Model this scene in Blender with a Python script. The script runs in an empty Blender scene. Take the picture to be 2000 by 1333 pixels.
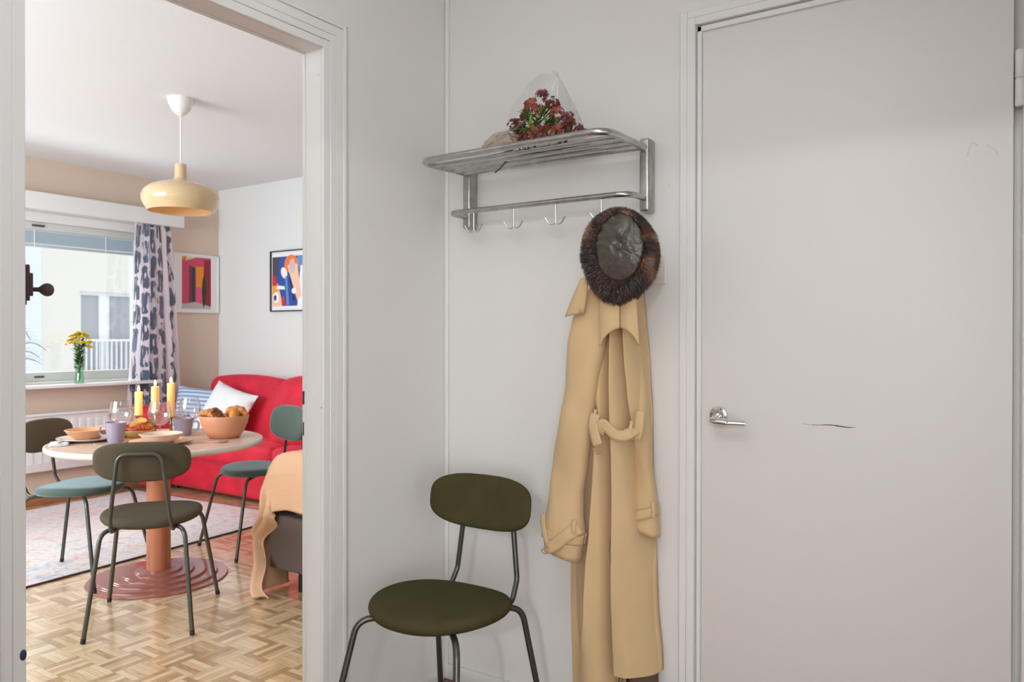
import bpy, bmesh, math, random
from mathutils import Vector, Matrix, noise
R = math.radians
PI = math.pi
rnd = random.Random(7)
S = bpy.context.scene
COL = S.collection

# ------------------------------------------------------------------ camera
def camera():
    f, yaw, pitch, roll = 1507.45, R(33.636), R(-.2625), R(.0774)
    fw = Vector((-math.sin(yaw)*math.cos(pitch), math.cos(yaw)*math.cos(pitch), math.sin(pitch)))
    r = Vector((math.cos(yaw), math.sin(yaw), 0)); u = r.cross(fw)
    r2 = r*math.cos(roll)+u*math.sin(roll); u2 = u*math.cos(roll)-r*math.sin(roll)
    cd = bpy.data.cameras.new('camera'); c = bpy.data.objects.new('camera', cd); COL.objects.link(c)
    cd.sensor_width = 36; cd.lens = f/2000*36; cd.clip_start = .02; cd.clip_end = 200
    m = Matrix((r2, u2, -fw)).transposed().to_4x4(); m.translation = Vector((1.73, -2.171, 1.22))
    c.matrix_world = m; S.camera = c
    cd.dof.use_dof = True; cd.dof.focus_distance = 2.4; cd.dof.aperture_fstop = 5.0
camera()

# ------------------------------------------------------------------ world, lights, exposure
W = bpy.data.worlds.new('sky'); S.world = W; W.use_nodes = True
bg = W.node_tree.nodes['Background']; bg.inputs[0].default_value = (.90, .95, 1, 1); bg.inputs[1].default_value = 1.25
def light(name, kind, loc, energy, color=(1, 1, 1), rot=None, size=None, size_y=None, radius=None, target=None):
    l = bpy.data.lights.new(name, kind); o = bpy.data.objects.new(name, l); COL.objects.link(o)
    o.location = loc; l.energy = energy; l.color = color
    if target is not None:
        o.rotation_euler = (Vector(target)-Vector(loc)).to_track_quat('-Z', 'Y').to_euler()
    if size: 
        l.size = size
        if size_y: l.shape = 'RECTANGLE'; l.size_y = size_y
    if radius is not None: l.shadow_soft_size = radius
    return o
# daylight: sky over the street, then two added fills for the living room
sun = light('sun', 'SUN', (4, 2, 12), .35, (1, .95, .88), target=(-12, 6, 0)); sun.data.angle = R(8)
light('daylight_street', 'AREA', (-7.6, .9, 4.9), 700, (.92, .97, 1), size=5, size_y=3, target=(-4.2, .3, 1.3))
light('added_ceiling_fill', 'AREA', (-7.4, .7, -1.9), 240, (.90, .96, 1), size=5, size_y=2, target=(-3.2, .5, 2.5))  # added below the sill to brighten the ceiling near the window
light('added_side_fill', 'AREA', (-2.3, -2.95, 1.6), 132, (.84, .92, 1), size=2.0, size_y=1.4, target=(-2.3, 0, 1.35))  # added fill; the side window it shines through is invented
# added fills without fixtures, then the lamp of the room behind
light('added_living_room_uplight', 'AREA', (-.7, -2.1, 1.2), 3, (.88, .95, 1), size=.5, target=(-2.2, -.2, 2.5))  # added uplight to brighten the living room ceiling
light('added_hall_uplight', 'AREA', (.95, -1.60, 2.12), 8, (.96, .985, 1), size=.5, target=(.8, -1.55, 3))  # added uplight for even ambient in the hall
light('added_hall_fill', 'AREA', (1.25, -1.9, 2.46), 7, (.95, .98, 1), size=.6, target=(1.2, -1.8, 0))  # added soft fill under the unseen hall ceiling
light('added_back_room_fill', 'AREA', (3.45, -5.2, 1.25), 76, (.97, .99, 1), size=1.4, size_y=1.9, target=(0, -.3, .9))  # added fill from behind the camera; its window is assumed
light('added_hall_side_fill', 'AREA', (2.82, -1.7, .8), 9, (.97, .99, 1), size=.9, size_y=1.5, target=(0, -.9, .7))  # added fill to brighten the left hall wall
light('kitchen_lamp', 'POINT', (2.5, -5, 2.30), 105, (.97, .985, 1), radius=.04)
S.view_settings.view_transform = 'Standard'; S.view_settings.look = 'None'
S.view_settings.exposure = 0.04; S.view_settings.gamma = 1; S.view_settings.use_curve_mapping = False
S.cycles.use_denoising = True
S.cycles.max_bounces = 10; S.cycles.diffuse_bounces = 6; S.cycles.glossy_bounces = 5
S.cycles.transparent_max_bounces = 24; S.cycles.transmission_bounces = 8
S.cycles.caustics_reflective = False; S.cycles.caustics_refractive = False
S.cycles.sample_clamp_indirect = 6

# ------------------------------------------------------------------ materials
def lin(h):
    h = h.lstrip('#'); v = [int(h[i:i+2], 16)/255 for i in (0, 2, 4)]
    return tuple(x/12.92 if x <= .04045 else ((x+.055)/1.055)**2.4 for x in v)
def node_mat(name):
    m = bpy.data.materials.new(name); m.use_nodes = True
    nt = m.node_tree; return m, nt, nt.nodes['Principled BSDF']
def setp(b, **k):
    for n, v in k.items():
        n = n.replace('_', ' ')
        for key in (n, n.title(), n.capitalize()):
            if key in b.inputs:
                b.inputs[key].default_value = v; break
        else:
            for i in b.inputs:
                if i.name.lower() == n.lower(): i.default_value = v; break
def mat(name, col, rough=.5, metal=0, bump=0, bscale=50, var=0, vscale=8, stretch=None, **k):
    m, nt, b = node_mat(name)
    c = tuple(col)+(1,)
    b.inputs['Base Color'].default_value = c; b.inputs['Roughness'].default_value = rough; b.inputs['Metallic'].default_value = metal
    setp(b, **k)
    tc = nt.nodes.new('ShaderNodeTexCoord'); src = tc.outputs['Object']
    if stretch:
        mp = nt.nodes.new('ShaderNodeMapping'); mp.inputs['Scale'].default_value = stretch
        nt.links.new(src, mp.inputs[0]); src = mp.outputs[0]
    if var:
        n = nt.nodes.new('ShaderNodeTexNoise'); n.inputs['Scale'].default_value = vscale; n.inputs['Detail'].default_value = 4
        nt.links.new(src, n.inputs['Vector'])
        r = nt.nodes.new('ShaderNodeValToRGB')
        r.color_ramp.elements[0].position = .3; r.color_ramp.elements[1].position = .7
        r.color_ramp.elements[0].color = tuple(x*(1-var) for x in col)+(1,)
        r.color_ramp.elements[1].color = tuple(min(1, x*(1+var)) for x in col)+(1,)
        nt.links.new(n.outputs['Fac'], r.inputs[0]); nt.links.new(r.outputs[0], b.inputs['Base Color'])
    if bump:
        n = nt.nodes.new('ShaderNodeTexNoise'); n.inputs['Scale'].default_value = bscale; n.inputs['Detail'].default_value = 3
        nt.links.new(src, n.inputs['Vector'])
        bp = nt.nodes.new('ShaderNodeBump'); bp.inputs['Strength'].default_value = bump; bp.inputs['Distance'].default_value = .01
        nt.links.new(n.outputs['Fac'], bp.inputs['Height']); nt.links.new(bp.outputs[0], b.inputs['Normal'])
    return m
def glass(name, tint=(1, 1, 1), gloss=.08, rough=.02):
    m = bpy.data.materials.new(name); m.use_nodes = True; nt = m.node_tree; nt.nodes.clear()
    o = nt.nodes.new('ShaderNodeOutputMaterial'); mx = nt.nodes.new('ShaderNodeMixShader')
    t = nt.nodes.new('ShaderNodeBsdfTransparent'); g = nt.nodes.new('ShaderNodeBsdfGlossy'); lw = nt.nodes.new('ShaderNodeLayerWeight')
    mr = nt.nodes.new('ShaderNodeMapRange'); mr.inputs[3].default_value = gloss; mr.inputs[4].default_value = .75
    lw.inputs[0].default_value = .25
    t.inputs[0].default_value = tuple(tint)+(1,); g.inputs['Roughness'].default_value = rough
    nt.links.new(lw.outputs['Facing'], mr.inputs[0]); nt.links.new(mr.outputs[0], mx.inputs[0])
    nt.links.new(t.outputs[0], mx.inputs[1]); nt.links.new(g.outputs[0], mx.inputs[2]); nt.links.new(mx.outputs[0], o.inputs[0])
    return m
def emit(name, col, strength):
    m = bpy.data.materials.new(name); m.use_nodes = True; nt = m.node_tree; nt.nodes.clear()
    o = nt.nodes.new('ShaderNodeOutputMaterial'); e = nt.nodes.new('ShaderNodeEmission')
    e.inputs[0].default_value = tuple(col)+(1,); e.inputs[1].default_value = strength
    nt.links.new(e.outputs[0], o.inputs[0]); return m

M = {}
M['hall_wall'] = mat('painted_hall_wall', (.745, .735, .715), .6, bump=.02, bscale=120)
M['white_paint'] = mat('white_gloss_paint', (.77, .765, .75), .42, bump=.015, bscale=60)
M['door_paint'] = mat('white_door_paint', (.75, .735, .71), .46, bump=.01, bscale=25)
M['beige_wall'] = mat('beige_wall', (.66, .53, .425), .7, bump=.02, bscale=120)
M['pale_wall'] = mat('pale_wall', (.72, .73, .72), .7, bump=.02, bscale=120)
M['ceiling'] = mat('ceiling_white', (.79, .81, .82), .8)
M['frame_white'] = mat('window_frame_white', (.80, .81, .79), .35)
M['sash'] = mat('window_sash_white', (.66, .69, .66), .35)
M['olive'] = mat('olive_fabric', (.064, .056, .022), .9, bump=.25, bscale=900, var=.08, vscale=14, Specular_IOR_Level=.15)
M['sheen_teal'] = mat('olive_fabric_window_sheen', (.065, .105, .09), .8, bump=.2, bscale=900, Sheen_Weight=.6, Sheen_Roughness=.4, Sheen_Tint=(.75, .95, 1, 1))  # same olive fabric, with cool window sheen mixed into the colour
M['olive_warm_lit'] = mat('olive_fabric_warm_lit', (.086, .070, .044), .9, bump=.25, bscale=900, Specular_IOR_Level=.2)  # same olive fabric, with the near chair's warm light in its colour
M['olive_shaded'] = mat('olive_fabric_shaded', (.060, .048, .026), .85, bump=.2, bscale=900, Sheen_Weight=.2)  # same olive fabric, coloured as a back the window leaves in shade
M['gunmetal'] = mat('gunmetal_tube', (.10, .10, .085), .36, .75)
M['cap'] = mat('black_plastic', (.012, .012, .012), .5)
M['alu'] = mat('worn_aluminium', (.50, .495, .48), .27, 1, bump=.12, bscale=90, var=.14, vscale=30)
M['alu_dull'] = mat('dull_aluminium', (.44, .43, .41), .40, 1, bump=.1, bscale=60, var=.2, vscale=20)
M['wire'] = mat('bright_wire', (.75, .74, .72), .25, 1)
M['chrome'] = mat('chrome', (.78, .77, .75), .07, 1)
M['coat'] = mat('beige_cotton', (.61, .43, .232), .85, bump=.12, bscale=1400, var=.05, vscale=6, Sheen_Weight=.15)
M['coat_dark'] = mat('coat_lining', (.13, .075, .05), .8)
M['buckle'] = mat('tan_buckle', (.45, .30, .16), .35)
M['leather'] = mat('dark_leather', (.066, .055, .043), .34, bump=.35, bscale=55)
M['fur_base'] = mat('fur_skin', (.018, .008, .005), .9)
FUR = [mat('fur_a', (.022, .010, .007), .45), mat('fur_b', (.085, .026, .012), .45), mat('fur_c', (.20, .065, .025), .45), mat('fur_d', (.22, .16, .13), .4), mat('fur_e', (.035, .014, .008), .45)]
M['copper'] = mat('terracotta_lacquer', (.46, .165, .085), .28, var=.04, Coat_Weight=.3)
M['copper_base'] = mat('terracotta_lacquer_base', (.30, .10, .075), .22, Coat_Weight=.6, Coat_Roughness=.12)
M['red'] = mat('red_velvet', (.60, .010, .035), .75, bump=.25, bscale=30, var=.16, vscale=9, Sheen_Weight=.35, Sheen_Tint=(1, .25, .3, 1), Sheen_Roughness=.4)
M['gray'] = mat('grey_brown_weave', (.115, .082, .070), .9, bump=.3, bscale=500, var=.12, vscale=200)
M['blanket'] = mat('peach_knit', (.66, .40, .24), .9, bump=.35, bscale=120, stretch=(.4, .4, 2.4))
M['shade'] = mat('cream_lacquer_shade', (.62, .455, .26), .22, Coat_Weight=.4)
M['white_plastic'] = mat('white_plastic', (.80, .77, .74), .4)
M['brass'] = mat('brass', (.42, .24, .06), .3, 1)
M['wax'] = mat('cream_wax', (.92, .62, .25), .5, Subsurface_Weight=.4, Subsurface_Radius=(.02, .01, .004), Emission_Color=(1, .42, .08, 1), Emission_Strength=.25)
M['flame'] = emit('candle_flame', (1, .62, .22), 14)
M['mug'] = mat('lavender_glaze', (.34, .30, .38), .25)
M['peach_glaze'] = mat('peach_glaze', (.66, .34, .18), .3)
M['cream_glaze'] = mat('cream_glaze', (.72, .54, .40), .3)
M['terracotta'] = mat('terracotta_bowl', (.60, .27, .15), .45, var=.06)
M['plate'] = mat('pale_stoneware', (.72, .62, .54), .3)
M['plate_pink'] = mat('pink_stoneware', (.70, .48, .36), .35)
M['dish'] = mat('yellow_dish', (.72, .46, .17), .35)
M['crust'] = mat('golden_crust', (.52, .20, .04), .5, bump=.5, bscale=60, var=.4, vscale=35)
M['crust_dark'] = mat('brown_crust', (.26, .095, .03), .5, bump=.5, bscale=60, var=.4, vscale=35)
M['crust_red'] = mat('red_glazed_crust', (.42, .055, .02), .3, bump=.5, bscale=60, var=.5, vscale=30)
M['crust_pale'] = mat('pale_crust', (.80, .42, .09), .5, bump=.4, bscale=60, var=.25, vscale=35)
M['linen'] = mat('white_linen', (.78, .78, .77), .85, bump=.2, bscale=400)
M['steel'] = mat('cutlery_steel', (.55, .56, .58), .18, 1)
M['glass'] = glass('clear_glass', (.98, .985, .99), .07)
M['pane'] = glass('window_glass', (.97, .985, .985), .03)
M['green_glass'] = glass('green_tinted_glass', (.72, .93, .80), .10)
M['cello'] = glass('cellophane', (.965, .97, .95), .015, .12)
M['paper'] = None
M['oak'] = mat('oak_board', (.36, .16, .065), .45, var=.25, vscale=10, stretch=(1, 1, 14))
M['hall_floor'] = mat('red_brown_floor', (.20, .095, .06), .4, var=.25, vscale=12, stretch=(2, 14, 2))
M['facade'] = mat('cream_render', (.84, .80, .75), .9)
M['facade_trim'] = mat('pale_blue_render', (.80, .86, .93), .9)
M['facade_glass'] = mat('grey_panes', (.40, .42, .45), .3)
M['facade_white'] = mat('white_joinery', (.88, .90, .92), .6)
M['ground'] = mat('street_grey', (.35, .35, .34), .9)
M['leaf'] = mat('leaf_green', (.045, .12, .022), .5, var=.3, vscale=40)
M['leaf_light'] = mat('leaf_light_green', (.22, .36, .07), .5, var=.2, vscale=40)
M['stem'] = mat('stem_green', (.09, .20, .04), .5)
M['yellow'] = mat('yellow_petal', (.78, .58, .02), .6, var=.2, vscale=60)
M['rust'] = mat('rust_red_petal', (.17, .030, .024), .6, var=.3, vscale=70)
M['salmon'] = mat('salmon_petal', (.36, .095, .062), .6, var=.25, vscale=70)
M['dusty'] = mat('dusty_pink_petal', (.22, .070, .068), .6, var=.25, vscale=70)
M['blue_cloth'] = None
M['switch'] = mat('ivory_plastic', (.74, .72, .66), .35)
M['dark'] = mat('dark_metal', (.05, .05, .05), .5, .5)
M['grip'] = mat('grey_vent_grip', (.07, .075, .07), .5)
M['peg'] = mat('brown_wood_peg', (.075, .045, .05), .55)
M['chip'] = mat('navy_mark', (.02, .03, .09), .6)
M['mark'] = mat('grey_mark', (.22, .21, .20), .7)
M['scratch'] = mat('bare_wood_scratch', (.17, .12, .085), .8, var=.5, vscale=180)
M['scuff'] = mat('grey_scuff', (.58, .57, .545), .7)
M['blind'] = mat('blue_grey_slats', (.52, .66, .75), .5)
M['blind_rail'] = mat('grey_blind_rail', (.50, .57, .58), .5)
M['pot'] = mat('grey_pot', (.4, .38, .36), .6)
M['hall_lampbody'] = M['white_plastic']

def nd(nt, t, **k):
    n = nt.nodes.new(t)
    for a, v in k.items(): setattr(n, a, v)
    return n
def mth(nt, op, a, b=None, c=None):
    n = nd(nt, 'ShaderNodeMath', operation=op)
    for i, v in enumerate((a, b, c)):
        if v is None: continue
        if isinstance(v, (int, float)): n.inputs[i].default_value = v
        else: nt.links.new(v, n.inputs[i])
    return n.outputs[0]
def parquet():
    m, nt, b = node_mat('oak_mosaic_parquet')
    tc = nd(nt, 'ShaderNodeTexCoord'); sx = nd(nt, 'ShaderNodeSeparateXYZ'); nt.links.new(tc.outputs['Object'], sx.inputs[0])
    s = .128
    X = mth(nt, 'DIVIDE', sx.outputs[0], s); Y = mth(nt, 'DIVIDE', sx.outputs[1], s)
    cx = mth(nt, 'FLOOR', X); cy = mth(nt, 'FLOOR', Y); fx = mth(nt, 'FRACT', X); fy = mth(nt, 'FRACT', Y)
    par = mth(nt, 'FLOORED_MODULO', mth(nt, 'ADD', cx, cy), 2)
    def mix(a, c): return mth(nt, 'ADD', mth(nt, 'MULTIPLY', a, mth(nt, 'SUBTRACT', 1, par)), mth(nt, 'MULTIPLY', c, par))
    u = mix(fx, fy); v = mix(fy, fx)
    st = mth(nt, 'MULTIPLY', u, 5); si = mth(nt, 'FLOOR', st); sf = mth(nt, 'FRACT', st)
    cv = nd(nt, 'ShaderNodeCombineXYZ'); nt.links.new(cx, cv.inputs[0]); nt.links.new(cy, cv.inputs[1]); nt.links.new(si, cv.inputs[2])
    wn = nd(nt, 'ShaderNodeTexWhiteNoise', noise_dimensions='3D'); nt.links.new(cv.outputs[0], wn.inputs['Vector'])
    # grain
    gv = nd(nt, 'ShaderNodeCombineXYZ'); nt.links.new(mth(nt, 'MULTIPLY', u, 26), gv.inputs[0]); nt.links.new(mth(nt, 'MULTIPLY', v, 2.2), gv.inputs[1])
    nt.links.new(mth(nt, 'MULTIPLY', wn.outputs['Value'], 60), gv.inputs[2])
    gn = nd(nt, 'ShaderNodeTexNoise'); gn.inputs['Scale'].default_value = 1; gn.inputs['Detail'].default_value = 5; nt.links.new(gv.outputs[0], gn.inputs['Vector'])
    f = mth(nt, 'ADD', mth(nt, 'MULTIPLY', wn.outputs['Value'], .72), mth(nt, 'MULTIPLY', mth(nt, 'SUBTRACT', gn.outputs['Fac'], .5), .9))
    r = nd(nt, 'ShaderNodeValToRGB'); e = r.color_ramp.elements
    e[0].position = 0; e[0].color = (.38, .22, .10, 1); e[1].position = .8; e[1].color = (.78, .61, .40, 1)
    q = e.new(.4); q.color = (.64, .45, .25, 1)
    nt.links.new(f, r.inputs[0])
    gap = mth(nt, 'MINIMUM', mth(nt, 'MULTIPLY', mth(nt, 'MINIMUM', sf, mth(nt, 'SUBTRACT', 1, sf)), .2), mth(nt, 'MINIMUM', v, mth(nt, 'SUBTRACT', 1, v)))
    gm = mth(nt, 'GREATER_THAN', gap, .006)
    gm = mth(nt, 'ADD', mth(nt, 'MULTIPLY', gm, .45), .55)
    mx = nd(nt, 'ShaderNodeMix', data_type='RGBA', blend_type='MULTIPLY'); mx.inputs[0].default_value = 1
    nt.links.new(r.outputs[0], mx.inputs[6])
    cc = nd(nt, 'ShaderNodeCombineXYZ')
    for i in range(3): nt.links.new(gm, cc.inputs[i])
    nt.links.new(cc.outputs[0], mx.inputs[7]); nt.links.new(mx.outputs[2], b.inputs['Base Color'])
    b.inputs['Roughness'].default_value = .30
    setp(b, Coat_Weight=1.0, Coat_Roughness=.17, Coat_IOR=1.6)
    return m
M['parquet'] = parquet()
def rug_mat():
    m, nt, b = node_mat('faded_rug')
    tc = nd(nt, 'ShaderNodeTexCoord')
    def ns(scale, det, dist=0):
        n = nd(nt, 'ShaderNodeTexNoise'); n.inputs['Scale'].default_value = scale; n.inputs['Detail'].default_value = det; n.inputs['Distortion'].default_value = dist
        nt.links.new(tc.outputs['Object'], n.inputs['Vector']); return n.outputs['Fac']
    r = nd(nt, 'ShaderNodeValToRGB'); e = r.color_ramp.elements
    e[0].position = .30; e[0].color = (.27, .27, .36, 1); e[1].position = .70; e[1].color = (.50, .25, .19, 1)
    for p, c in ((.42, (.50, .47, .50, 1)), (.50, (.66, .60, .58, 1)), (.58, (.58, .42, .38, 1))):
        q = e.new(p); q.color = c
    f = mth(nt, 'ADD', mth(nt, 'MULTIPLY', ns(3.2, 6, 1.5), .55), mth(nt, 'MULTIPLY', ns(26, 4, .6), .45))
    nt.links.new(f, r.inputs[0]); nt.links.new(r.outputs[0], b.inputs['Base Color']); b.inputs['Roughness'].default_value = .95
    setp(b, Sheen_Weight=.3)
    return m
M['rug'] = rug_mat()
M['rug_edge'] = mat('rug_binding', (.07, .035, .03), .9)
def table_mat():
    m, nt, b = node_mat('pale_wood_top')
    tc = nd(nt, 'ShaderNodeTexCoord'); mp = nd(nt, 'ShaderNodeMapping'); mp.inputs['Scale'].default_value = (2, 22, 2)
    nt.links.new(tc.outputs['Object'], mp.inputs[0]); n = nd(nt, 'ShaderNodeTexNoise'); n.inputs['Scale'].default_value = 2; n.inputs['Detail'].default_value = 6
    nt.links.new(mp.outputs[0], n.inputs['Vector']); r = nd(nt, 'ShaderNodeValToRGB'); e = r.color_ramp.elements
    e[0].position = .35; e[0].color = (.60, .40, .29, 1); e[1].position = .65; e[1].color = (.70, .50, .385, 1)
    nt.links.new(n.outputs['Fac'], r.inputs[0]); nt.links.new(r.outputs[0], b.inputs['Base Color']); b.inputs['Roughness'].default_value = .3
    return m
M['tabletop'] = table_mat()
M['table_edge'] = mat('white_table_edge', (.68, .62, .56), .35)
def curtain_mat():
    m = bpy.data.materials.new('brushed_print_sheer'); m.use_nodes = True; nt = m.node_tree; nt.nodes.clear()
    o = nd(nt, 'ShaderNodeOutputMaterial'); uv = nd(nt, 'ShaderNodeTexCoord')
    n = nd(nt, 'ShaderNodeTexNoise'); n.inputs['Scale'].default_value = 6; n.inputs['Detail'].default_value = 3
    nt.links.new(uv.outputs['UV'], n.inputs['Vector'])
    mixv = nd(nt, 'ShaderNodeMix', data_type='RGBA', blend_type='LINEAR_LIGHT'); mixv.inputs[0].default_value = .035
    nt.links.new(uv.outputs['UV'], mixv.inputs[6]); nt.links.new(n.outputs['Color'], mixv.inputs[7])
    sp = nd(nt, 'ShaderNodeSeparateXYZ'); nt.links.new(mixv.outputs[2], sp.inputs[0])
    cu = mth(nt, 'DIVIDE', sp.outputs[0], .074); ci = mth(nt, 'FLOOR', cu); a = mth(nt, 'MULTIPLY', mth(nt, 'SUBTRACT', mth(nt, 'FRACT', cu), .5), 2)
    cv = mth(nt, 'ADD', mth(nt, 'DIVIDE', sp.outputs[1], .205), mth(nt, 'MULTIPLY', ci, .43)); bi = mth(nt, 'FLOOR', cv); b_ = mth(nt, 'MULTIPLY', mth(nt, 'SUBTRACT', mth(nt, 'FRACT', cv), .5), 2)
    d = mth(nt, 'ADD', mth(nt, 'POWER', mth(nt, 'ABSOLUTE', mth(nt, 'MULTIPLY', a, 1.42)), 3), mth(nt, 'POWER', mth(nt, 'ABSOLUTE', mth(nt, 'MULTIPLY', b_, 1.13)), 5))
    st = nd(nt, 'ShaderNodeTexNoise'); st.inputs['Scale'].default_value = 1; st.inputs['Detail'].default_value = 3
    mp2 = nd(nt, 'ShaderNodeMapping'); mp2.inputs['Scale'].default_value = (110, 7, 1); nt.links.new(uv.outputs['UV'], mp2.inputs[0]); nt.links.new(mp2.outputs[0], st.inputs['Vector'])
    dd = mth(nt, 'ADD', d, mth(nt, 'MULTIPLY', mth(nt, 'SUBTRACT', st.outputs['Fac'], .5), 2.6))
    ink = mth(nt, 'MULTIPLY', mth(nt, 'LESS_THAN', dd, .95), mth(nt, 'LESS_THAN', st.outputs['Fac'], .575))
    cc = nd(nt, 'ShaderNodeCombineXYZ'); nt.links.new(ci, cc.inputs[0]); nt.links.new(bi, cc.inputs[1])
    wn = nd(nt, 'ShaderNodeTexWhiteNoise'); nt.links.new(cc.outputs[0], wn.inputs['Vector'])
    nv = nd(nt, 'ShaderNodeMix', data_type='RGBA'); nt.links.new(wn.outputs['Value'], nv.inputs[0]); nv.inputs[6].default_value = (.025, .040, .10, 1); nv.inputs[7].default_value = (.09, .13, .24, 1)
    mx = nd(nt, 'ShaderNodeMix', data_type='RGBA'); nt.links.new(ink, mx.inputs[0]); mx.inputs[6].default_value = (.86, .77, .84, 1); nt.links.new(nv.outputs[2], mx.inputs[7])
    df = nd(nt, 'ShaderNodeBsdfDiffuse'); t = nd(nt, 'ShaderNodeBsdfTranslucent'); am = nd(nt, 'ShaderNodeMixShader'); am.inputs[0].default_value = .5
    nt.links.new(mx.outputs[2], df.inputs[0]); nt.links.new(mx.outputs[2], t.inputs[0]); nt.links.new(df.outputs[0], am.inputs[1]); nt.links.new(t.outputs[0], am.inputs[2])
    tr = nd(nt, 'ShaderNodeBsdfTransparent'); z = nd(nt, 'ShaderNodeMixShader'); z.inputs[0].default_value = .22
    nt.links.new(am.outputs[0], z.inputs[1]); nt.links.new(tr.outputs[0], z.inputs[2]); nt.links.new(z.outputs[0], o.inputs[0])
    return m
M['curtain'] = curtain_mat()
def stripe_mat(name, c1, c2, scale, axis=2, rough=.9):
    m, nt, b = node_mat(name); tc = nd(nt, 'ShaderNodeTexCoord'); w = nd(nt, 'ShaderNodeTexWave', wave_type='BANDS', bands_direction='XYZ'[axis])
    w.inputs['Scale'].default_value = scale; w.inputs['Distortion'].default_value = .4; nt.links.new(tc.outputs['Object'], w.inputs['Vector'])
    r = nd(nt, 'ShaderNodeValToRGB'); r.color_ramp.elements[0].position = .1; r.color_ramp.elements[1].position = .45
    r.color_ramp.elements[0].color = c2+(1,); r.color_ramp.elements[1].color = c1+(1,)
    nt.links.new(w.outputs['Fac'], r.inputs[0]); nt.links.new(r.outputs[0], b.inputs['Base Color']); b.inputs['Roughness'].default_value = rough
    return m
M['blue_cloth'] = stripe_mat('blue_striped_cotton', (.55, .66, .80), (.16, .24, .40), 9.0)
def wrap_mat():
    m = bpy.data.materials.new('tan_translucent_wrap'); m.use_nodes = True; nt = m.node_tree; nt.nodes.clear()
    o = nd(nt, 'ShaderNodeOutputMaterial'); t = nd(nt, 'ShaderNodeBsdfTransparent'); t.inputs[0].default_value = (.93, .85, .78, 1)
    d = nd(nt, 'ShaderNodeBsdfPrincipled'); d.inputs['Base Color'].default_value = (.40, .29, .22, 1); d.inputs['Roughness'].default_value = .3
    x = nd(nt, 'ShaderNodeMixShader'); x.inputs[0].default_value = .5
    nt.links.new(t.outputs[0], x.inputs[1]); nt.links.new(d.outputs[0], x.inputs[2]); nt.links.new(x.outputs[0], o.inputs[0]); return m
M['paper'] = wrap_mat()

# ------------------------------------------------------------------ geometry helpers
class MB:
    def __init__(s): s.b = bmesh.new(); s.mi = 0
    def face(s, vs):
        try:
            f = s.b.faces.new(vs); f.material_index = s.mi; return f
        except ValueError: return None
    def v(s, p): return s.b.verts.new(p)
    def box(s, lo, hi, bevel=0, seg=2, rot=None, mi=None):
        if mi is not None: s.mi = mi
        lo = Vector(lo); hi = Vector(hi); c = (lo+hi)/2; d = hi-lo
        m = Matrix.Translation(c) @ (rot.to_4x4() if rot else Matrix.Identity(4)) @ Matrix.Diagonal((*d, 1))
        r = bmesh.ops.create_cube(s.b, size=1, matrix=m)
        fs = set(f for v in r['verts'] for f in v.link_faces)
        for f in fs: f.material_index = s.mi
        if bevel:
            es = set(e for v in r['verts'] for e in v.link_edges)
            o = bmesh.ops.bevel(s.b, geom=list(es), offset=bevel, segments=seg, profile=.5, affect='EDGES')
            for f in o['faces']: f.material_index = s.mi
        return s
    def loft(s, rings, cap0=True, cap1=True, closed=True):
        vs = [[s.v(p) for p in r] for r in rings]; n = len(vs[0])
        for a, b in zip(vs, vs[1:]):
            for i in range(n if closed else n-1): s.face((a[i], a[(i+1) % n], b[(i+1) % n], b[i]))
        if closed and cap0: s.face(list(reversed(vs[0])))
        if closed and cap1: s.face(vs[-1])
        return vs
    def tube(s, pts, r, n=12, caps=True, flat=1.0):
        pts = [Vector(p) for p in pts]; k = len(pts); rr = r if isinstance(r, (list, tuple)) else [r]*k
        T = []
        for i in range(k):
            t = (pts[min(i+1, k-1)]-pts[max(i-1, 0)]); T.append(t.normalized())
        up = Vector((0, 0, 1)) if abs(T[0].z) < .9 else Vector((1, 0, 0))
        x = T[0].cross(up).normalized(); rings = []
        for i in range(k):
            if i: x = (x - T[i]*x.dot(T[i])).normalized()
            y = T[i].cross(x)
            rings.append([pts[i]+(x*math.cos(a)+y*math.sin(a)*flat)*rr[i] for a in (2*PI*j/n for j in range(n))])
        s.loft(rings, caps, caps); return s
    def lathe(s, prof, n=32, c=(0, 0, 0)):
        c = Vector(c); rings = []
        for r, z in prof:
            r = max(r, 1e-4); rings.append([c+Vector((r*math.cos(2*PI*j/n), r*math.sin(2*PI*j/n), z)) for j in range(n)])
        s.loft(rings, True, True); return s
    def grid(s, P, uv=False):
        vs = [[s.v(p) for p in row] for row in P]; nu = len(vs); nv = len(vs[0])
        L = s.b.loops.layers.uv.verify() if uv else None
        for i in range(nu-1):
            for j in range(nv-1):
                f = s.face((vs[i][j], vs[i+1][j], vs[i+1][j+1], vs[i][j+1]))
                if uv and f:
                    for l, (a, c) in zip(f.loops, ((i, j), (i+1, j), (i+1, j+1), (i, j+1))): l[L].uv = uv(a/(nu-1), c/(nv-1))
        return vs
    def ball(s, c, r, sub=2, scale=(1, 1, 1)):
        q = bmesh.ops.create_icosphere(s.b, subdivisions=sub, radius=r, matrix=Matrix.Translation(c) @ Matrix.Diagonal((*scale, 1)))
        for v in q['verts']:
            for f in v.link_faces: f.material_index = s.mi
        return s
    def xf(s, m):
        bmesh.ops.transform(s.b, matrix=m, verts=s.b.verts); return s
WORLDLOC = {}
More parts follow.
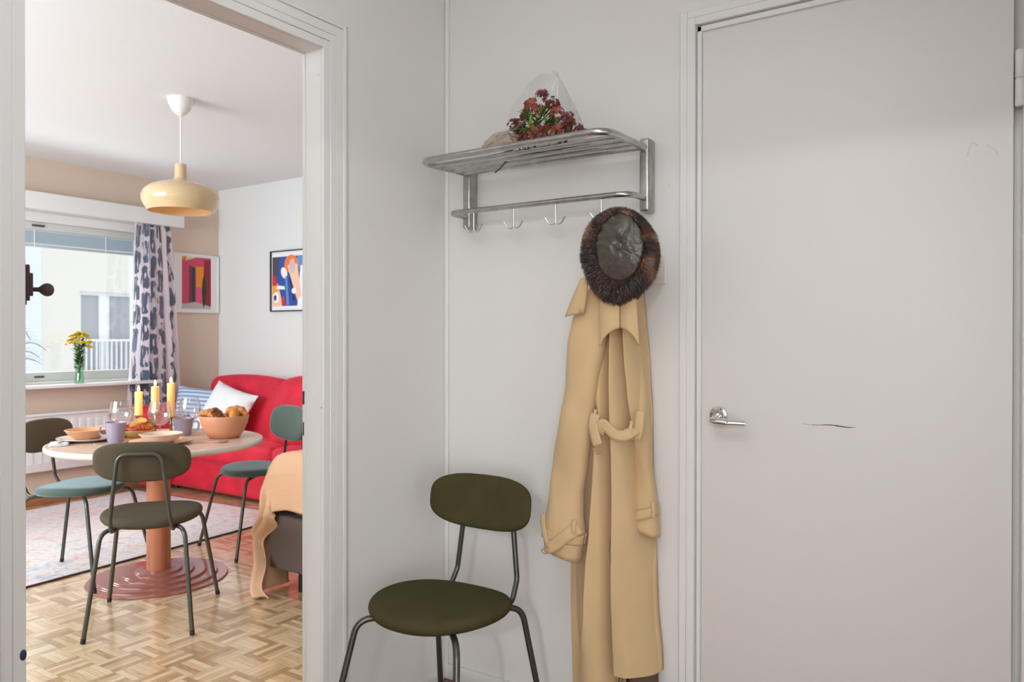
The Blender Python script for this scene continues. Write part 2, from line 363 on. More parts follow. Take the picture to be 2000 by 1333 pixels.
def obj(name, mb, m, parent=None, angle=40, world=False, mods=(), flip=False):
    me = bpy.data.meshes.new(name); b = mb.b
    if world and parent is not None:
        bmesh.ops.translate(b, vec=-WORLDLOC.get(parent.name, Vector()), verts=b.verts)
    bmesh.ops.recalc_face_normals(b, faces=b.faces)
    b.to_mesh(me); b.free()
    for mm in (m if isinstance(m, (list, tuple)) else [m]): me.materials.append(mm)
    if angle:
        for p in me.polygons: p.use_smooth = True
        me.set_sharp_from_angle(angle=R(angle))
    o = bpy.data.objects.new(name, me); COL.objects.link(o)
    if parent is not None:
        o.parent = parent
        WORLDLOC[o.name] = WORLDLOC.get(parent.name, Vector())
    for t, k in mods:
        md = o.modifiers.new(t.lower(), t)
        for a, v in k.items(): setattr(md, a, v)
    return o
def solid(t, off=0): return ('SOLIDIFY', dict(thickness=t, offset=off))
def subs(n=1): return ('SUBSURF', dict(levels=n, render_levels=n))
def tag(o, label, cat, group=None, kind=None):
    o['label'] = label; o['category'] = cat
    if group: o['group'] = group
    if kind: o['kind'] = kind
    return o
def thing(name, label, cat, loc=(0, 0, 0), rz=0, group=None):
    o = bpy.data.objects.new(name, None); COL.objects.link(o); o.empty_display_size = .05
    o.location = loc; o.rotation_euler = (0, 0, rz); WORLDLOC[o.name] = Vector(loc)
    return tag(o, label, cat, group)
def struct(name, mb, m, parent=None, **k):
    o = obj(name, mb, m, parent, **k)
    if parent is None: o['kind'] = 'structure'
    return o
def fillet(pts, rad, n=6):
    pts = [Vector(p) for p in pts]; out = [pts[0]]
    for i in range(1, len(pts)-1):
        p = pts[i]; r = rad[i-1] if isinstance(rad, (list, tuple)) else rad
        a = (pts[i-1]-p); c = (pts[i+1]-p); la, lc = a.length, c.length; a.normalize(); c.normalize()
        ang = a.angle(c)
        if ang > PI-.02: out.append(p); continue
        d = min(r/math.tan(ang/2), la*.48, lc*.48)
        A = p+a*d; B = p+c*d
        for k in range(n+1):
            t = k/n; out.append(A*(1-t)**2+p*2*t*(1-t)+B*t*t)
    out.append(pts[-1]); return out
def interp(tab, z):
    # tab = [(value, z)...] with z descending
    if z >= tab[0][1]: return tab[0][0]
    for (a, za), (b, zb) in zip(tab, tab[1:]):
        if z >= zb:
            t = (za-z)/(za-zb); t2 = t*t*(3-2*t)*.4+t*.6
            return a+(b-a)*t2
    return tab[-1][0]
def smooth01(t): t = max(0, min(1, t)); return t*t*(3-2*t)
def nz(x, y=0, z=0): return noise.noise(Vector((x, y, z)))

# ------------------------------------------------------------------ SETTING: rooms
CEIL = 2.51
HEAD = 2.071           # doorway head
YL, YR = -1.40, -.588  # doorway sides on the hall face
# partition between hall and living room (wall_left as seen from the hall)
mb = MB()
mb.box((-.078, -3.4, 0), (0, YL-.03, CEIL)); mb.box((-.078, YR+.03, 0), (0, 2.067, CEIL)); mb.box((-.078, YL-.03, HEAD+.03), (0, YR+.03, CEIL))
struct('wall_left', mb, M['hall_wall'])
# hall back wall with the opening of the closet door
DL, DR, DT = .93, 1.722, 2.127
mb = MB(); mb.box((0, 0, 0), (DL, .10, CEIL)); mb.box((DL, 0, DT), (2.9, .10, CEIL)); mb.box((DR, 0, 0), (2.9, .10, DT)); mb.box((DL, .085, 0), (DR, .10, DT))
struct('wall_back', mb, M['hall_wall'])
mb = MB(); mb.box((2.9, -2.38, 0), (3.0, .1, CEIL)); struct('wall_right', mb, M['hall_wall'])
mb = MB()
for lo, hi in (((0, -2.38, 0), (.92, -2.28, CEIL)), ((2.2, -2.38, 0), (2.9, -2.28, CEIL)), ((.92, -2.38, 2.0), (2.2, -2.28, CEIL))): mb.box(lo, hi)
struct('wall_front', mb, M['hall_wall'])
mb = MB(); mb.box((0, -2.38, -.04), (2.9, 0, 0)); struct('floor', mb, M['hall_floor'])
mb = MB(); mb.box((-.078, YL-.03, -.04), (0, YR+.03, 0)); struct('threshold', mb, M['oak'])
mb = MB(); mb.box((0, -2.38, CEIL), (2.9, 0, CEIL+.05)); struct('ceiling', mb, M['ceiling'])
# room behind the photographer
mb = MB()
for lo, hi in (((-.1, -6.1, 0), (4.3, -6, CEIL)), ((-.1, -6, 0), (0, -2.38, CEIL)), ((4.2, -6, 0), (4.3, -2.28, CEIL)), ((3.0, -2.38, 0), (4.2, -2.28, CEIL))): mb.box(lo, hi)
struct('wall_front', mb, M['hall_wall'])
mb = MB(); mb.box((-.1, -6.1, -.04), (4.3, -2.38, 0)); struct('floor', mb, M['hall_floor'])
mb = MB(); mb.box((-.1, -6.1, CEIL), (4.3, -2.38, CEIL+.05)); struct('ceiling', mb, M['ceiling'])
# living room
WX, RY, FY = -4.2, 2.067, -2.7
mb = MB(); mb.box((WX, FY, -.04), (-.078, RY, 0)); struct('floor', mb, M['parquet'])
mb = MB(); mb.box((WX, FY, CEIL), (-.078, RY, CEIL+.05)); struct('ceiling', mb, M['ceiling'])
WY0, WY1, WZ0, WZ1 = -1.0, 1.42, .875, 2.12
mb = MB()
mb.box((WX-.28, FY, 0), (WX, WY0, CEIL)); mb.box((WX-.28, WY1, 0), (WX, RY+.1, CEIL)); mb.box((WX-.28, WY0, 0), (WX, WY1, WZ0)); mb.box((WX-.28, WY0, WZ1), (WX, WY1, CEIL))
struct('wall_far', mb, M['beige_wall'])
mb = MB(); mb.box((WX, RY, 0), (0, RY+.1, CEIL)); struct('wall_right', mb, M['pale_wall'])
mb = MB()
for lo, hi in (((WX, FY-.1, 0), (-3.3, FY, CEIL)), ((-1.3, FY-.1, 0), (-.1, FY, CEIL)), ((-3.3, FY-.1, 0), (-1.3, FY, .9)), ((-3.3, FY-.1, 2.3), (-1.3, FY, CEIL))): mb.box(lo, hi)
struct('wall_left', mb, M['pale_wall'])  # window opening added to let the side fill in
mb = MB(); mb.box((WX, FY, 0), (WX+.014, RY, .075), .003); struct('baseboard_far', mb, M['oak'])
mb = MB(); mb.box((WX+.014, RY-.014, 0), (-.1, RY, .075), .003); struct('baseboard_right', mb, M['oak'])

# doorway lining + casing (trim_1)
mb = MB()
J = .075
mb.box((-.078, YR, 0), (0, YR+.03, HEAD+.03)); mb.box((-.078, YL-.03, 0), (0, YL, HEAD+.03)); mb.box((-.078, YL, HEAD), (0, YR, HEAD+.03))
# shallow rebate strip on the living-room side
mb.box((-.0775, YR-.003, 0), (-.066, YR, HEAD-.003), .001, 1); mb.box((-.0775, YL, HEAD-.003), (-.066, YR, HEAD), .001, 1)
trim1 = struct('trim_1', mb, M['white_paint'])
def casing_profile(a0, a1):   # returns list of (offset, height) bands from the opening outwards
    return [(0, .026, .011), (.026, .049, .0128), (.049, .078, .0118), (.078, .091, .0145)]
mb = MB()
for a, b_, h in casing_profile(0, 1):
    mb.box((0, YR+a, 0), (h, YR+b_, HEAD+b_), .0015, 1); mb.box((0, YL-b_, 0), (h, YL-a, HEAD+b_), .0015, 1); mb.box((0, YL-a, HEAD+a), (h, YR+a, HEAD+b_), .0015, 1)
obj('casing', mb, M['white_paint'], trim1)
mb = MB(); mb.box((-.053, YR-.0012, .985), (-.040, YR+.002, 1.095), 0); sp = obj('strike_plate', mb, M['white_paint'], trim1)
mb = MB(); mb.box((-.0755, YR-.0036, 1.018), (-.0675, YR, 1.058)); mb.box((-.0745, YR-.0036, .925), (-.0695, YR, .965)); obj('latch_hole', mb, M['dark'], trim1)
mb = MB()
for y, z, r in ((-.497, 2.158, .0035), (-.60, 1.99, .0018), (-.588, 1.012, .003), (-.55, .99, .002)):
    mb.ball((.0135 if y > -.585 else .003, y, z), r*.8, 1)
obj('nail_mark', mb, M['mark'], trim1)
mb = MB(); mb.ball((.0105, YL-.006, .563), .012, 2, (.25, .6, 1)); obj('paint_chip', mb, M['chip'], trim1)

# closet door on the back wall, with lining, casing, leaf, hinge, handle and scratch
mb = MB()
for x0, x1, h in ((.883, .905, .011), (.905, .930, .0125)):
    mb.box((x0, -h, 0), (x1, 0, DT+.045-(x0-.883)), .0015, 1)
mb.box((.905, -.011, DT+.023), (1.79, 0, DT+.045), .0015, 1); mb.box((.930, -.0125, DT), (1.79, 0, DT+.023), .0015, 1)
mb.box((1.724, -.013, 0), (1.79, 0, DT), .0015, 1)
struct('trim_2', mb, M['white_paint'])
mb = MB()
mb.box((.930, .004, 0), (.9495, .06, DT)); mb.box((.9495, .004, 2.1035), (1.7225, .06, DT)); mb.box((1.7056, .024, 0), (1.7225, .06, DT))
mb.box((.933, -.004, 0), (.9465, .010, DT-.003), .002, 1); mb.box((.933, -.004, 2.107), (1.71, .010, DT-.003), .002, 1)
door1 = struct('door_1', mb, M['white_paint'])
mb = MB(); mb.box((.951, -.004, .006), (1.7052, .026, 2.101), .0025, 2); leaf = obj('door_leaf', mb, M['door_paint'], door1)
mb = MB()
for z0, z1 in ((1.763, 1.8285), (1.8295, 1.895)):
    mb.tube([(1.7165, -.008, z) for z in (z0, z0+.003, z1-.003, z1)], [.0072, .0092, .0092, .0075], 18)
obj('hinge', mb, M['white_paint'], door1)
mb = MB()
for z0, z1 in ((.263, .3285), (.3295, .395)): mb.tube([(1.7165, -.008, z) for z in (z0, z0+.003, z1-.003, z1)], [.0072, .0092, .0092, .0075], 18)
obj('hinge', mb, M['white_paint'], door1)
hx, hz = 1.000, .998
mb = MB()
ry = Matrix.Rotation(R(90), 3, 'X')
def disc(mb, prof, c, n=32):  # lathe about the y axis, pointing -y
    c = Vector(c); rings = [[c+Vector((r*math.cos(2*PI*j/n), -d, r*math.sin(2*PI*j/n))) for j in range(n)] for r, d in prof]; mb.loft(rings)
disc(mb, [(.0265, 0), (.0265, .003), (.0245, .006), (.018, .0075), (.016, .012), (.0135, .014), (.0135, .018)], (hx, -.004, hz))
plate_ = obj('handle_rose', mb, M['chrome'], door1)
mb = MB()
path = fillet([(hx, -.020, hz), (hx-.001, -.060, hz-.011), (hx+.042, -.058, hz-.013), (hx+.088, -.046, hz-.014)], [.012, .03], 8)
npth = len(path); mb.tube(path, [.0100+.0018*math.sin(PI*min(1, i/(npth-1)*1.15)) if i < npth-1 else .0088 for i in range(npth)], 18, flat=.75)
obj('handle_lever', mb, M['chrome'], door1)
mb = MB()
for k, (x, z) in enumerate(((hx-.019, hz+.004), (hx+.008, hz+.0185), (hx+.013, hz-.015))): disc(mb, [(.002, 0), (.002, .0012)], (x, -.0108, z), 10)
obj('handle_screw', mb, M['dark'], door1)
# scratch: irregular sliver slightly proud of the paint
mb = MB(); top = []; bot = []
for i in range(41):
    t = i/40; x = 1.233+.130*t; z = .9885-.0012*t - .0015*math.sin(t*9)
    w = (.0007+.0017*max(0, math.sin(PI*min(1, (t*1.02))**2.2)))*(1+.6*nz(t*19, 3))
    w *= .72*(1 if t > .12 else .8)
    if .10 < t < .13 or .23 < t < .25: w = .00012
    top.append((x, -.0047, z+w)); bot.append((x, -.0047, z-w*(.9+.4*nz(t*23, 8))))
mb.grid([top, bot]); obj('scratch_mark', mb, M['scratch'], door1)
mb = MB()
def scuff(pts, w):
    P = [Vector(p) for p in pts]; mb.grid([[p+Vector((w, 0, w*.3)) for p in P], [p-Vector((w, 0, w*.3)) for p in P]])
scuff([(1.611, -.0046, 1.66), (1.617, -.0046, 1.685), (1.622, -.0046, 1.694)], .0009); scuff([(1.626, -.0046, 1.690), (1.632, -.0046, 1.683)], .0009)
scuff([(1.650, -.0046, 1.683), (1.668, -.0046, 1.668), (1.676, -.0046, 1.652)], .0006)
for x, z in ((1.317, 1.652), (1.05, .64), (1.02, .43), (1.33, .62), (1.19, .47)):
    disc(mb, [(.0014, 0), (.0012, .0006)], (x, -.004, z), 8)
obj('scuff_mark', mb, M['scuff'], door1)

# corner strip, hall baseboards
mb = MB(); mb.box((.0008, -.009, 0), (.017, 0, CEIL), .003, 2); struct('trim_3', mb, M['white_paint'])
mb = MB(); mb.box((.017, -.011, 0), (.883, 0, .055), .004, 2); struct('baseboard_back', mb, M['white_paint'])
mb = MB(); mb.box((0, YR+.091, 0), (.008, -.009, .03), .003, 2); struct('baseboard_left', mb, M['white_paint'])
mb = MB()
def wallscuff(pts, w):
    P = [Vector(p) for p in pts]; mb.grid([[p+Vector((w, 0, 0)) for p in P], [p-Vector((w, 0, 0)) for p in P]])
wallscuff([(.846, -.0008, 1.678), (.850, -.0008, 1.665)], .0012)
o = obj('trim_4', mb, M['scuff']); o['kind'] = 'structure'

# living-room door, opened into the room beyond the left jamb; a peg on it
mb = MB(); mb.box((-.76, -.038, .008), (0, 0, 2.05), .002)
d2 = struct('door_2', mb, M['door_paint']); d2.location = (-.084, -1.405, 0); d2.rotation_euler = (0, 0, R(-26.6))
pg = thing('coat_peg', 'small dark brown coat peg with a round knob, beside the left edge of the doorway', 'peg', (-.078-.70*math.cos(R(26.6)), -1.405+.70*math.sin(R(26.6)), 1.372), R(-26.6))
mb = MB(); mb.box((-.022, .0003, -.058), (.022, .013, .058), .001); mb.box((-.019, .0125, -.046), (.019, .021, .058), .001); mb.box((-.016, .0205, -.032), (.016, .029, .034), .001); obj('back_plate', mb, M['peg'], pg)
mb = MB(); pr = [(.0065, .028), (.0065, .042), (.009, .046), (.014, .051), (.0185, .058), (.0198, .065), (.0180, .073), (.012, .080), (.001, .083)]
rings = [[Vector((r*math.cos(2*PI*j/20), d, -.013+r*math.sin(2*PI*j/20))) for j in range(20)] for r, d in pr]; mb.loft(rings); obj('knob', mb, M['peg'], pg)

# light switch
sw = thing('light_switch', 'ivory light switch on the white wall half hidden behind the fur hat', 'switch', (.797, 0, 1.422))
mb = MB(); mb.box((-.042, -.007, -.042), (.042, 0, .042), .004, 3); obj('cover_plate', mb, M['switch'], sw)
mb = MB(); mb.box((-.029, -.011, -.029), (.029, -.0065, .029), .005, 3); obj('rocker', mb, M['switch'], sw)

# ------------------------------------------------------------------ WINDOW and what is beyond it
mb = MB()
gx = WX-.06
for lo, hi in (((gx-.06, WY0, WZ0), (WX+.01, WY0+.06, WZ1)), ((gx-.06, WY1-.06, WZ0), (WX+.01, WY1, WZ1)), ((gx-.06, WY0+.06, WZ1-.07), (WX+.012, WY1-.06, WZ1)), ((gx-.06, WY0+.06, WZ0), (WX+.002, WY1-.06, WZ0+.022))): mb.box(lo, hi, .003, 1)
win = struct('window_1', mb, M['frame_white'])
mb = MB(); y0, y1, z0, z1 = WY0+.06, WY1-.06, WZ0+.022, WZ1-.07
for lo, hi in (((gx-.03, y0, z0), (WX-.012, y0+.055, z1)), ((gx-.03, y1-.055, z0), (WX-.012, y1, z1)), ((gx-.03, y0+.055, z0), (WX-.012, y1-.055, z0+.065)), ((gx-.03, y0+.055, z1-.055), (WX-.012, y1-.055, z1))): mb.box(lo, hi, .004, 2)
obj('sash', mb, M['sash'], win)
mb = MB(); mb.box((gx-.012, y0+.055, z0+.065), (gx-.008, y1-.055, z1-.055)); obj('pane', mb, M['pane'], win)
mb = MB(); mb.box((WX-.02, WY0-.08, .852), (-4.045, WY1+.02, .876), .004, 2); struct('trim_5', mb, M['frame_white'])
mb = MB()
mb.box((WX-.013, .535, 2.016), (WX+.004, .615, 2.030), .002)
obj('catch', mb, M['grip'], win)
mb = MB(); mb.box((WX-.014, .55, z0+.026), (WX-.004, .615, z0+.040), .002); obj('catch', mb, M['grip'], win)
mb = MB()
nsl = 15
for k in range(nsl):
    z = 1.985-k*.0062; mb.box((gx+.004, y0+.06, z), (gx+.030, y1-.06, z+.0042))
bl = obj('venetian_blind', mb, M['blind'], win)
mb = MB(); mb.box((gx+.002, y0+.06, 1.872), (gx+.032, y1-.06, 1.892), .003); obj('bottom_rail', mb, M['blind_rail'], bl)
mb = MB()
for y in (.56, 1.08, -.3): mb.box((gx+.031, y-.004, 1.872), (gx+.033, y+.004, 2.0))
obj('ladder_cord', mb, M['frame_white'], bl)
mb = MB(); mb.box((WX+.0, -1.15, 2.118), (WX+.16, 1.63, 2.24), .003)
tag(obj('curtain_pelmet', mb, M['frame_white']), 'long white pelmet box on the beige wall above the window', 'pelmet')

# curtain
mb = MB(); P = []
NU, NV = 110, 46
for i in range(NU):
    u = i/(NU-1); row = []
    for j in range(NV):
        v = j/(NV-1); z = 2.117-v*1.43
        ya = 1.225-.05*min(1, v*1.2); yb = 1.522+.085*min(1, v*1.1)**.8
        w = u+.012*math.sin(9*u+4*v)
        amp = .022+.012*v
        x = -4.085+amp*math.sin(2*PI*6.2*w+.8*nz(u*3, v*2))*(.55+.45*math.cos(2*PI*2.1*u+1)) + .012*nz(u*6, v*5, 3)
        row.append((x, ya+(yb-ya)*u+.006*math.sin(2*PI*12.4*w), z))
    P.append(row)
mb.grid(P, uv=lambda u, v: (u*.37, v*1.43))
tag(obj('curtain', mb, M['curtain'], angle=0), 'sheer curtain with brushed navy blocks on lilac white, at the right end of the window', 'curtain')
bpy.data.objects['curtain'].data.polygons.foreach_set('use_smooth', [True]*len(bpy.data.objects['curtain'].data.polygons))

# building opposite
bx = -12.0
bd = thing('apartment_building', 'cream rendered apartment building across the street seen through the window', 'building', (bx, 4, 0))
mb = MB(); mb.box((bx-.5, -16, -9), (bx, 4.86, 10)); mb.box((bx-.5, 5.92, -9), (bx, 20, 10)); mb.box((bx-.5, 4.86, -9), (bx, 5.92, .35)); mb.box((bx-.5, 4.86, 2.02), (bx, 5.92, 10)); obj('facade_wall', mb, M['facade'], bd, world=True)
mb = MB(); mb.box((bx, 3.60, -9), (bx+.10, 4.18, 10)); obj('facade_strip', mb, M['facade_trim'], bd, world=True)
mb = MB()
for y0_, y1_ in ((4.86, 4.92), (5.24, 5.42), (5.86, 5.92)): mb.box((bx-.16, y0_, .35), (bx-.08, y1_, 1.96))
mb.box((bx-.16, 4.86, 1.96), (bx-.08, 5.92, 2.02))
wf = obj('window_frame', mb, M['facade_white'], bd, world=True)
mb = MB(); mb.box((bx-.14, 4.92, .35), (bx-.12, 5.86, 1.96)); obj('window_pane', mb, M['facade_glass'], wf, world=False)
bpy.data.objects['window_pane'].data.transform(Matrix.Translation((-bx, -4, 0)))
mb = MB()
for y in [4.86+.09*i for i in range(13)]: mb.box((bx+.02, y-.012, .1), (bx+.05, y+.012, 1.16))
mb.box((bx+.01, 4.80, 1.14), (bx+.06, 5.98, 1.18)); mb.box((bx+.01, 4.80, .08), (bx+.06, 5.98, .12)); obj('balcony_railing', mb, M['facade_white'], bd, world=True)
mb = MB(); mb.box((-40, -40, -9.2), (WX-.3, 40, -9)); struct('ground', mb, M['ground'])

# radiator
rd = thing('radiator', 'pale ribbed panel radiator on the beige wall below the window', 'radiator', (WX, .6, 0))
mb = MB(); rad = []
mb.box((WX+.03, -.9, .255), (WX+.085, 1.42, .665), .006)
obj('panel', mb, M['white_paint'], rd, world=True)
mb = MB()
for k in range(38): 
    y = -.86+k*.06; mb.box((WX+.084, y, .31), (WX+.0885, y+.036, .615), .002, 1)
obj('rib', mb, M['white_paint'], rd, world=True)
mb = MB(); mb.box((WX+.022, -.91, .652), (WX+.100, 1.43, .670), .003); obj('top_grille', mb, M['white_paint'], rd, world=True)
for y in (-.6, 1.1):
    mb = MB(); mb.box((WX+.001, y, .3), (WX+.032, y+.03, .6)); obj('bracket', mb, M['white_paint'], rd, world=True)

# pictures
def poly(mb, pts, mi, d):   # pts in (u,v), built by caller's transform
    mb.mi = mi
    vs = [mb.v((p[0], -d, p[1])) for p in pts]; f = mb.face(vs)
    return f
def ell(cx, cy, a, b, rot=0, n=24):
    return [(cx+a*math.cos(t)*math.cos(rot)-b*math.sin(t)*math.sin(rot), cy+a*math.cos(t)*math.sin(rot)+b*math.sin(t)*math.cos(rot)) for t in (2*PI*i/n for i in range(n))]
def flatm(name, hexc): return mat(name, lin(hexc), .5)
# picture 1 : local x right, z up, faces -y ; placed on far wall (normal +x)
p1 = thing('framed_poster', 'white framed poster of red and orange walls, right of the curtain', 'picture', (WX+.001, 1.842, 1.678), R(90))
w, h = .215, .250
mb = MB()
for lo, hi in (((-w, -.022, -h), (-w+.014, 0, h)), ((w-.014, -.022, -h), (w, 0, h)), ((-w+.014, -.022, -h), (w-.014, 0, -h+.014)), ((-w+.014, -.022, h-.014), (w-.014, 0, h))): mb.box(lo, hi, .002)
obj('frame', mb, M['frame_white'], p1)
mb = MB(); mb.box((-w+.014, -.012, -h+.014), (w-.014, -.002, h-.014)); obj('mat_board', mb, mat('poster_paper', (.80, .78, .76), .5), p1)
cols = ['#c8445e', '#8c1f2b', '#e08a1e', '#2c3440', '#6d3444', '#243322', '#b9b2ac', '#d8c9a6', '#a02a3a', '#e0527a']
mb = MB(); a, b_ = -.140, .138; c0, c1 = -.218, .225
def q(u, v): return (a+(b_-a)*u, c0+(c1-c0)*v)
for pts, mi in (([q(0, 0), q(1, 0), q(1, 1), q(0, 1)], 0), ([q(0, .93), q(.16, .99), q(.16, 1), q(0, 1)], 2), ([q(.1, .92), q(.45, .985), q(.45, 1), q(.16, 1)], 7),
                ([q(0, 0), q(1, 0), q(1, .05), q(.46, .14), q(0, .09)], 6), ([q(.24, .115), q(.34, .125), q(.34, .82), q(.24, .84)], 4), ([q(.34, .125), q(.45, .14), q(.45, .80), q(.34, .82)], 3),
                ([q(.48, .42), q(.74, .42), q(.74, .83), q(.48, .82)], 2), ([q(.48, .14), q(.72, .11), q(.72, .42), q(.48, .42)], 9), ([q(.76, .05), q(1, .06), q(1, .96), q(.76, .97)], 1)):
    poly(mb, pts, mi, .0125+.0002*mi)
poly(mb, [q(.735, .02), q(.80, .12), q(.825, .35), q(.81, .55), q(.76, .70), q(.70, .56), q(.675, .35), q(.70, .12)], 5, .0150)
obj('print', mb, [flatm('poster_%d' % i, c) for i, c in enumerate(cols)], p1, angle=0)
# picture 2 on the right wall (normal -y)
p2 = thing('framed_abstract_print', 'black framed blue and orange abstract print on the pale wall above the sofa', 'picture', (-3.16, RY-.001, 1.68), 0)
w, h = .325, .250
mb = MB()
for lo, hi in (((-w, -.024, -h), (-w+.012, 0, h)), ((w-.012, -.024, -h), (w, 0, h)), ((-w+.012, -.024, -h), (w-.012, 0, -h+.010)), ((-w+.012, -.024, h-.010), (w-.012, 0, h))): mb.box(lo, hi, .001)
obj('frame', mb, mat('black_frame', (.02, .022, .03), .35), p2)
mb = MB(); mb.box((-w+.012, -.012, -h+.010), (w-.012, -.002, h-.010)); obj('mat_board', mb, mat('print_paper', (.84, .85, .88), .5), p2)
cols = ['#2f4fa0', '#4a4a52', '#e8803a', '#f2c9a8', '#c5343c', '#eef0f6', '#5f8fc8', '#f0a23a', '#1b2c5e', '#d6b8c0']
mb = MB(); a, b_, c0, c1 = -.305, .305, -.205, .200
for k, (pts, mi) in enumerate((([q(0, 0), q(1, 0), q(1, 1), q(0, 1)], 0), ([q(0, .55), q(.10, .6), q(.16, 1), q(0, 1)], 1), ([q(.5, .75), q(1, .74), q(1, 1), q(.5, 1)], 6),
                ([q(.50, 0), q(1, 0), q(1, .82), q(.56, .80)], 5), (ell(*q(.38, .84), .085, .075), 2), ([q(.30, .82), q(.50, .84), q(.58, .2), q(.50, .1)], 3), (ell(*q(.40, .80), .035, .06), 9),
                ([q(0, 0), q(.22, 0), q(.14, .35), q(0, .40)], 3), ([q(0, .25), q(.14, .30), q(.12, .46), q(0, .50)], 7), ([q(0, .42), q(.10, .42), q(.07, .62), q(0, .64)], 4), (ell(*q(.24, .67), .035, .05, .5), 5),
                ([q(.26, .60), q(.30, .60), q(.34, .02), q(.29, .02)], 6), ([q(.34, .55), q(.37, .55), q(.46, .1), q(.42, .08)], 8), ([q(.08, .35), q(.26, .33), q(.25, .40), q(.10, .42)], 5), (ell(*q(.08, .18), .035, .045), 5), (ell(*q(.06, .17), .016, .024), 8),
                ([q(.20, .0), q(.28, .02), q(.24, .20), q(.18, .18)], 4), (ell(*q(.44, .30), .03, .025), 5), (ell(*q(.75, .45), .06, .09, .3), 7), ([q(.62, .05), q(.68, .05), q(.86, .7), q(.80, .72)], 0), (ell(*q(.88, .2), .05, .05), 4))):
    poly(mb, pts, mi, .0122+.00015*k)
obj('print', mb, [flatm('print_%d' % i, c) for i, c in enumerate(cols)], p2, angle=0)

# rug
mb = MB(); ra = R(3.6)
mb.box((-1.95, -2.9, 0), (0, 2.0, .008), .002)
rg = thing('rug', 'large faded pink and grey patterned rug under the chair by the window', 'rug', (-2.338, .35, .0005), ra)
mb2 = MB(); mb2.box((-1.72, -2.7, 0), (-.012, 1.02, .008), .002); obj('pile', mb2, M['rug'], rg)
mb2 = MB(); mb2.box((-.012, -2.7, 0), (0, 1.02, .009), .002); mb2.box((-1.72, 1.02, 0), (0, 1.032, .009), .002); obj('binding', mb2, M['rug_edge'], rg)
mb.b.free()

# pendant lamp
pl = thing('pendant_lamp', 'cream onion shaped pendant lamp hanging over the dining table', 'lamp', (-2.075, .313, CEIL))
mb = MB(); mb.lathe([(.068, 0), (.068, -.006), (.062, -.03), (.048, -.062), (.026, -.086), (.012, -.095), (.006, -.097)], 32); obj('ceiling_rose', mb, M['white_plastic'], pl)
mb = MB(); mb.tube([(0, 0, -.09), (0, 0, -.37)], .004, 8); obj('cord', mb, M['white_plastic'], pl)
mb = MB()
outer = [(.024, -.355), (.029, -.356), (.030, -.38), (.031, -.425), (.038, -.442), (.070, -.452), (.115, -.462), (.158, -.480), (.187, -.505), (.199, -.535), (.195, -.562), (.180, -.590), (.165, -.612)]
inner = [(.160, -.610), (.178, -.585), (.190, -.555), (.193, -.535), (.182, -.510), (.155, -.488), (.112, -.468), (.068, -.459), (.034, -.450)]
mb.lathe(outer+inner, 48); obj('lamp_shade', mb, M['shade'], pl, angle=60)
mb = MB(); mb.lathe([(.012, -.44), (.018, -.46), (.018, -.49), (.030, -.51), (.036, -.53), (.030, -.553), (.012, -.566)], 24); obj('bulb', mb, emit('warm_bulb', (1, .62, .30), .8), pl)
o = light('pendant_lamp_light', 'POINT', (-2.075, .313, CEIL-.585), .35, (1, .68, .38), radius=.04)

# ------------------------------------------------------------------ CHAIRS
def pad(mb, hx, hy, n, t, dome=.0, seg=48, crown=None):
    rings = []
    def ring(s, z): return [Vector((hx*s*math.copysign(abs(math.cos(a))**(2/n), math.cos(a)), hy*s*math.copysign(abs(math.sin(a))**(2/n), math.sin(a)), z)) for a in (2*PI*j/seg for j in range(seg))]
    prof = [(.02, -t*.5), (.5, -t*.5), (.88, -t*.5), (.95, -t*.42), (.985, -t*.22), (1.0, 0), (.99, t*.22), (.96, t*.40), (.90, t*.52), (.75, t*.5+dome*.5), (.5, t*.5+dome*.8), (.25, t*.5+dome*.95), (.02, t*.5+dome)]
    mb.loft([ring(s, z) for s, z in prof])
def make_chair(fabric, back_fabric, label):
    t = thing('dining_chair', label, 'chair', group=None)
    mb = MB(); pad(mb, .203, .194, 2.3, .040, .008)
    for v in mb.b.verts:
        # slightly narrower to the front corners, dished, tipped up at the front
        y = v.co.y; v.co.x *= 1-.06*max(0, y/.2); v.co.z += -.010*(v.co.x/.21)**2*(-1) - .004*(1-(v.co.x/.21)**2)+.02*y
    mb.xf(Matrix.Translation((0, .015, .447))); obj('seat', mb, fabric, t, angle=80)
    mb = MB(); pad(mb, .188, .084, 3.3, .026, .003)
    for v in mb.b.verts:
        x = v.co.x; v.co.y *= 1-.10*(x/.2)**2
    mb.xf(Matrix.Rotation(R(90), 4, 'X'))      # pad normal (z) -> -y
    mb.xf(Matrix.Rotation(R(180), 4, 'Z'))     # -> +y (front)
    for v in mb.b.verts: v.co.y += .75*v.co.x**2
    mb.xf(Matrix.Translation((0, -.205, .708)) @ Matrix.Rotation(R(8), 4, 'X')); obj('backrest', mb, back_fabric, t, angle=80)
    pts = [(-.10, -.02, .421), (-.118, -.185, .421), (-.113, -.222, .48), (-.082, -.234, .745), (.082, -.234, .745), (.113, -.222, .48), (.118, -.185, .421), (.10, -.02, .421)]
    mb = MB(); mb.tube(fillet(pts, [.03, .05, .045, .045, .05, .03], 6), .0082, 12); obj('back_frame', mb, M['gunmetal'], t)
    for sx in (-1, 1):
        for sy, fx, fy, kx, ky in ((1, .235, .255, .175, .168), (-1, .203, -.255, .160, -.172)):
            p = fillet([(sx*.06, sy*.055, .421), (sx*kx, ky, .421), (sx*fx, fy, .004)], .055, 8)
            mb = MB(); mb.tube(p, .0092, 12); lg = obj('leg', mb, M['gunmetal'], t)
            d = (p[-2]-p[-1]).normalized(); e = p[-1]
            mb = MB(); mb.tube([e-d*.003, e+d*.016], .0102, 12); obj('foot_cap', mb, M['cap'], lg)
    return t
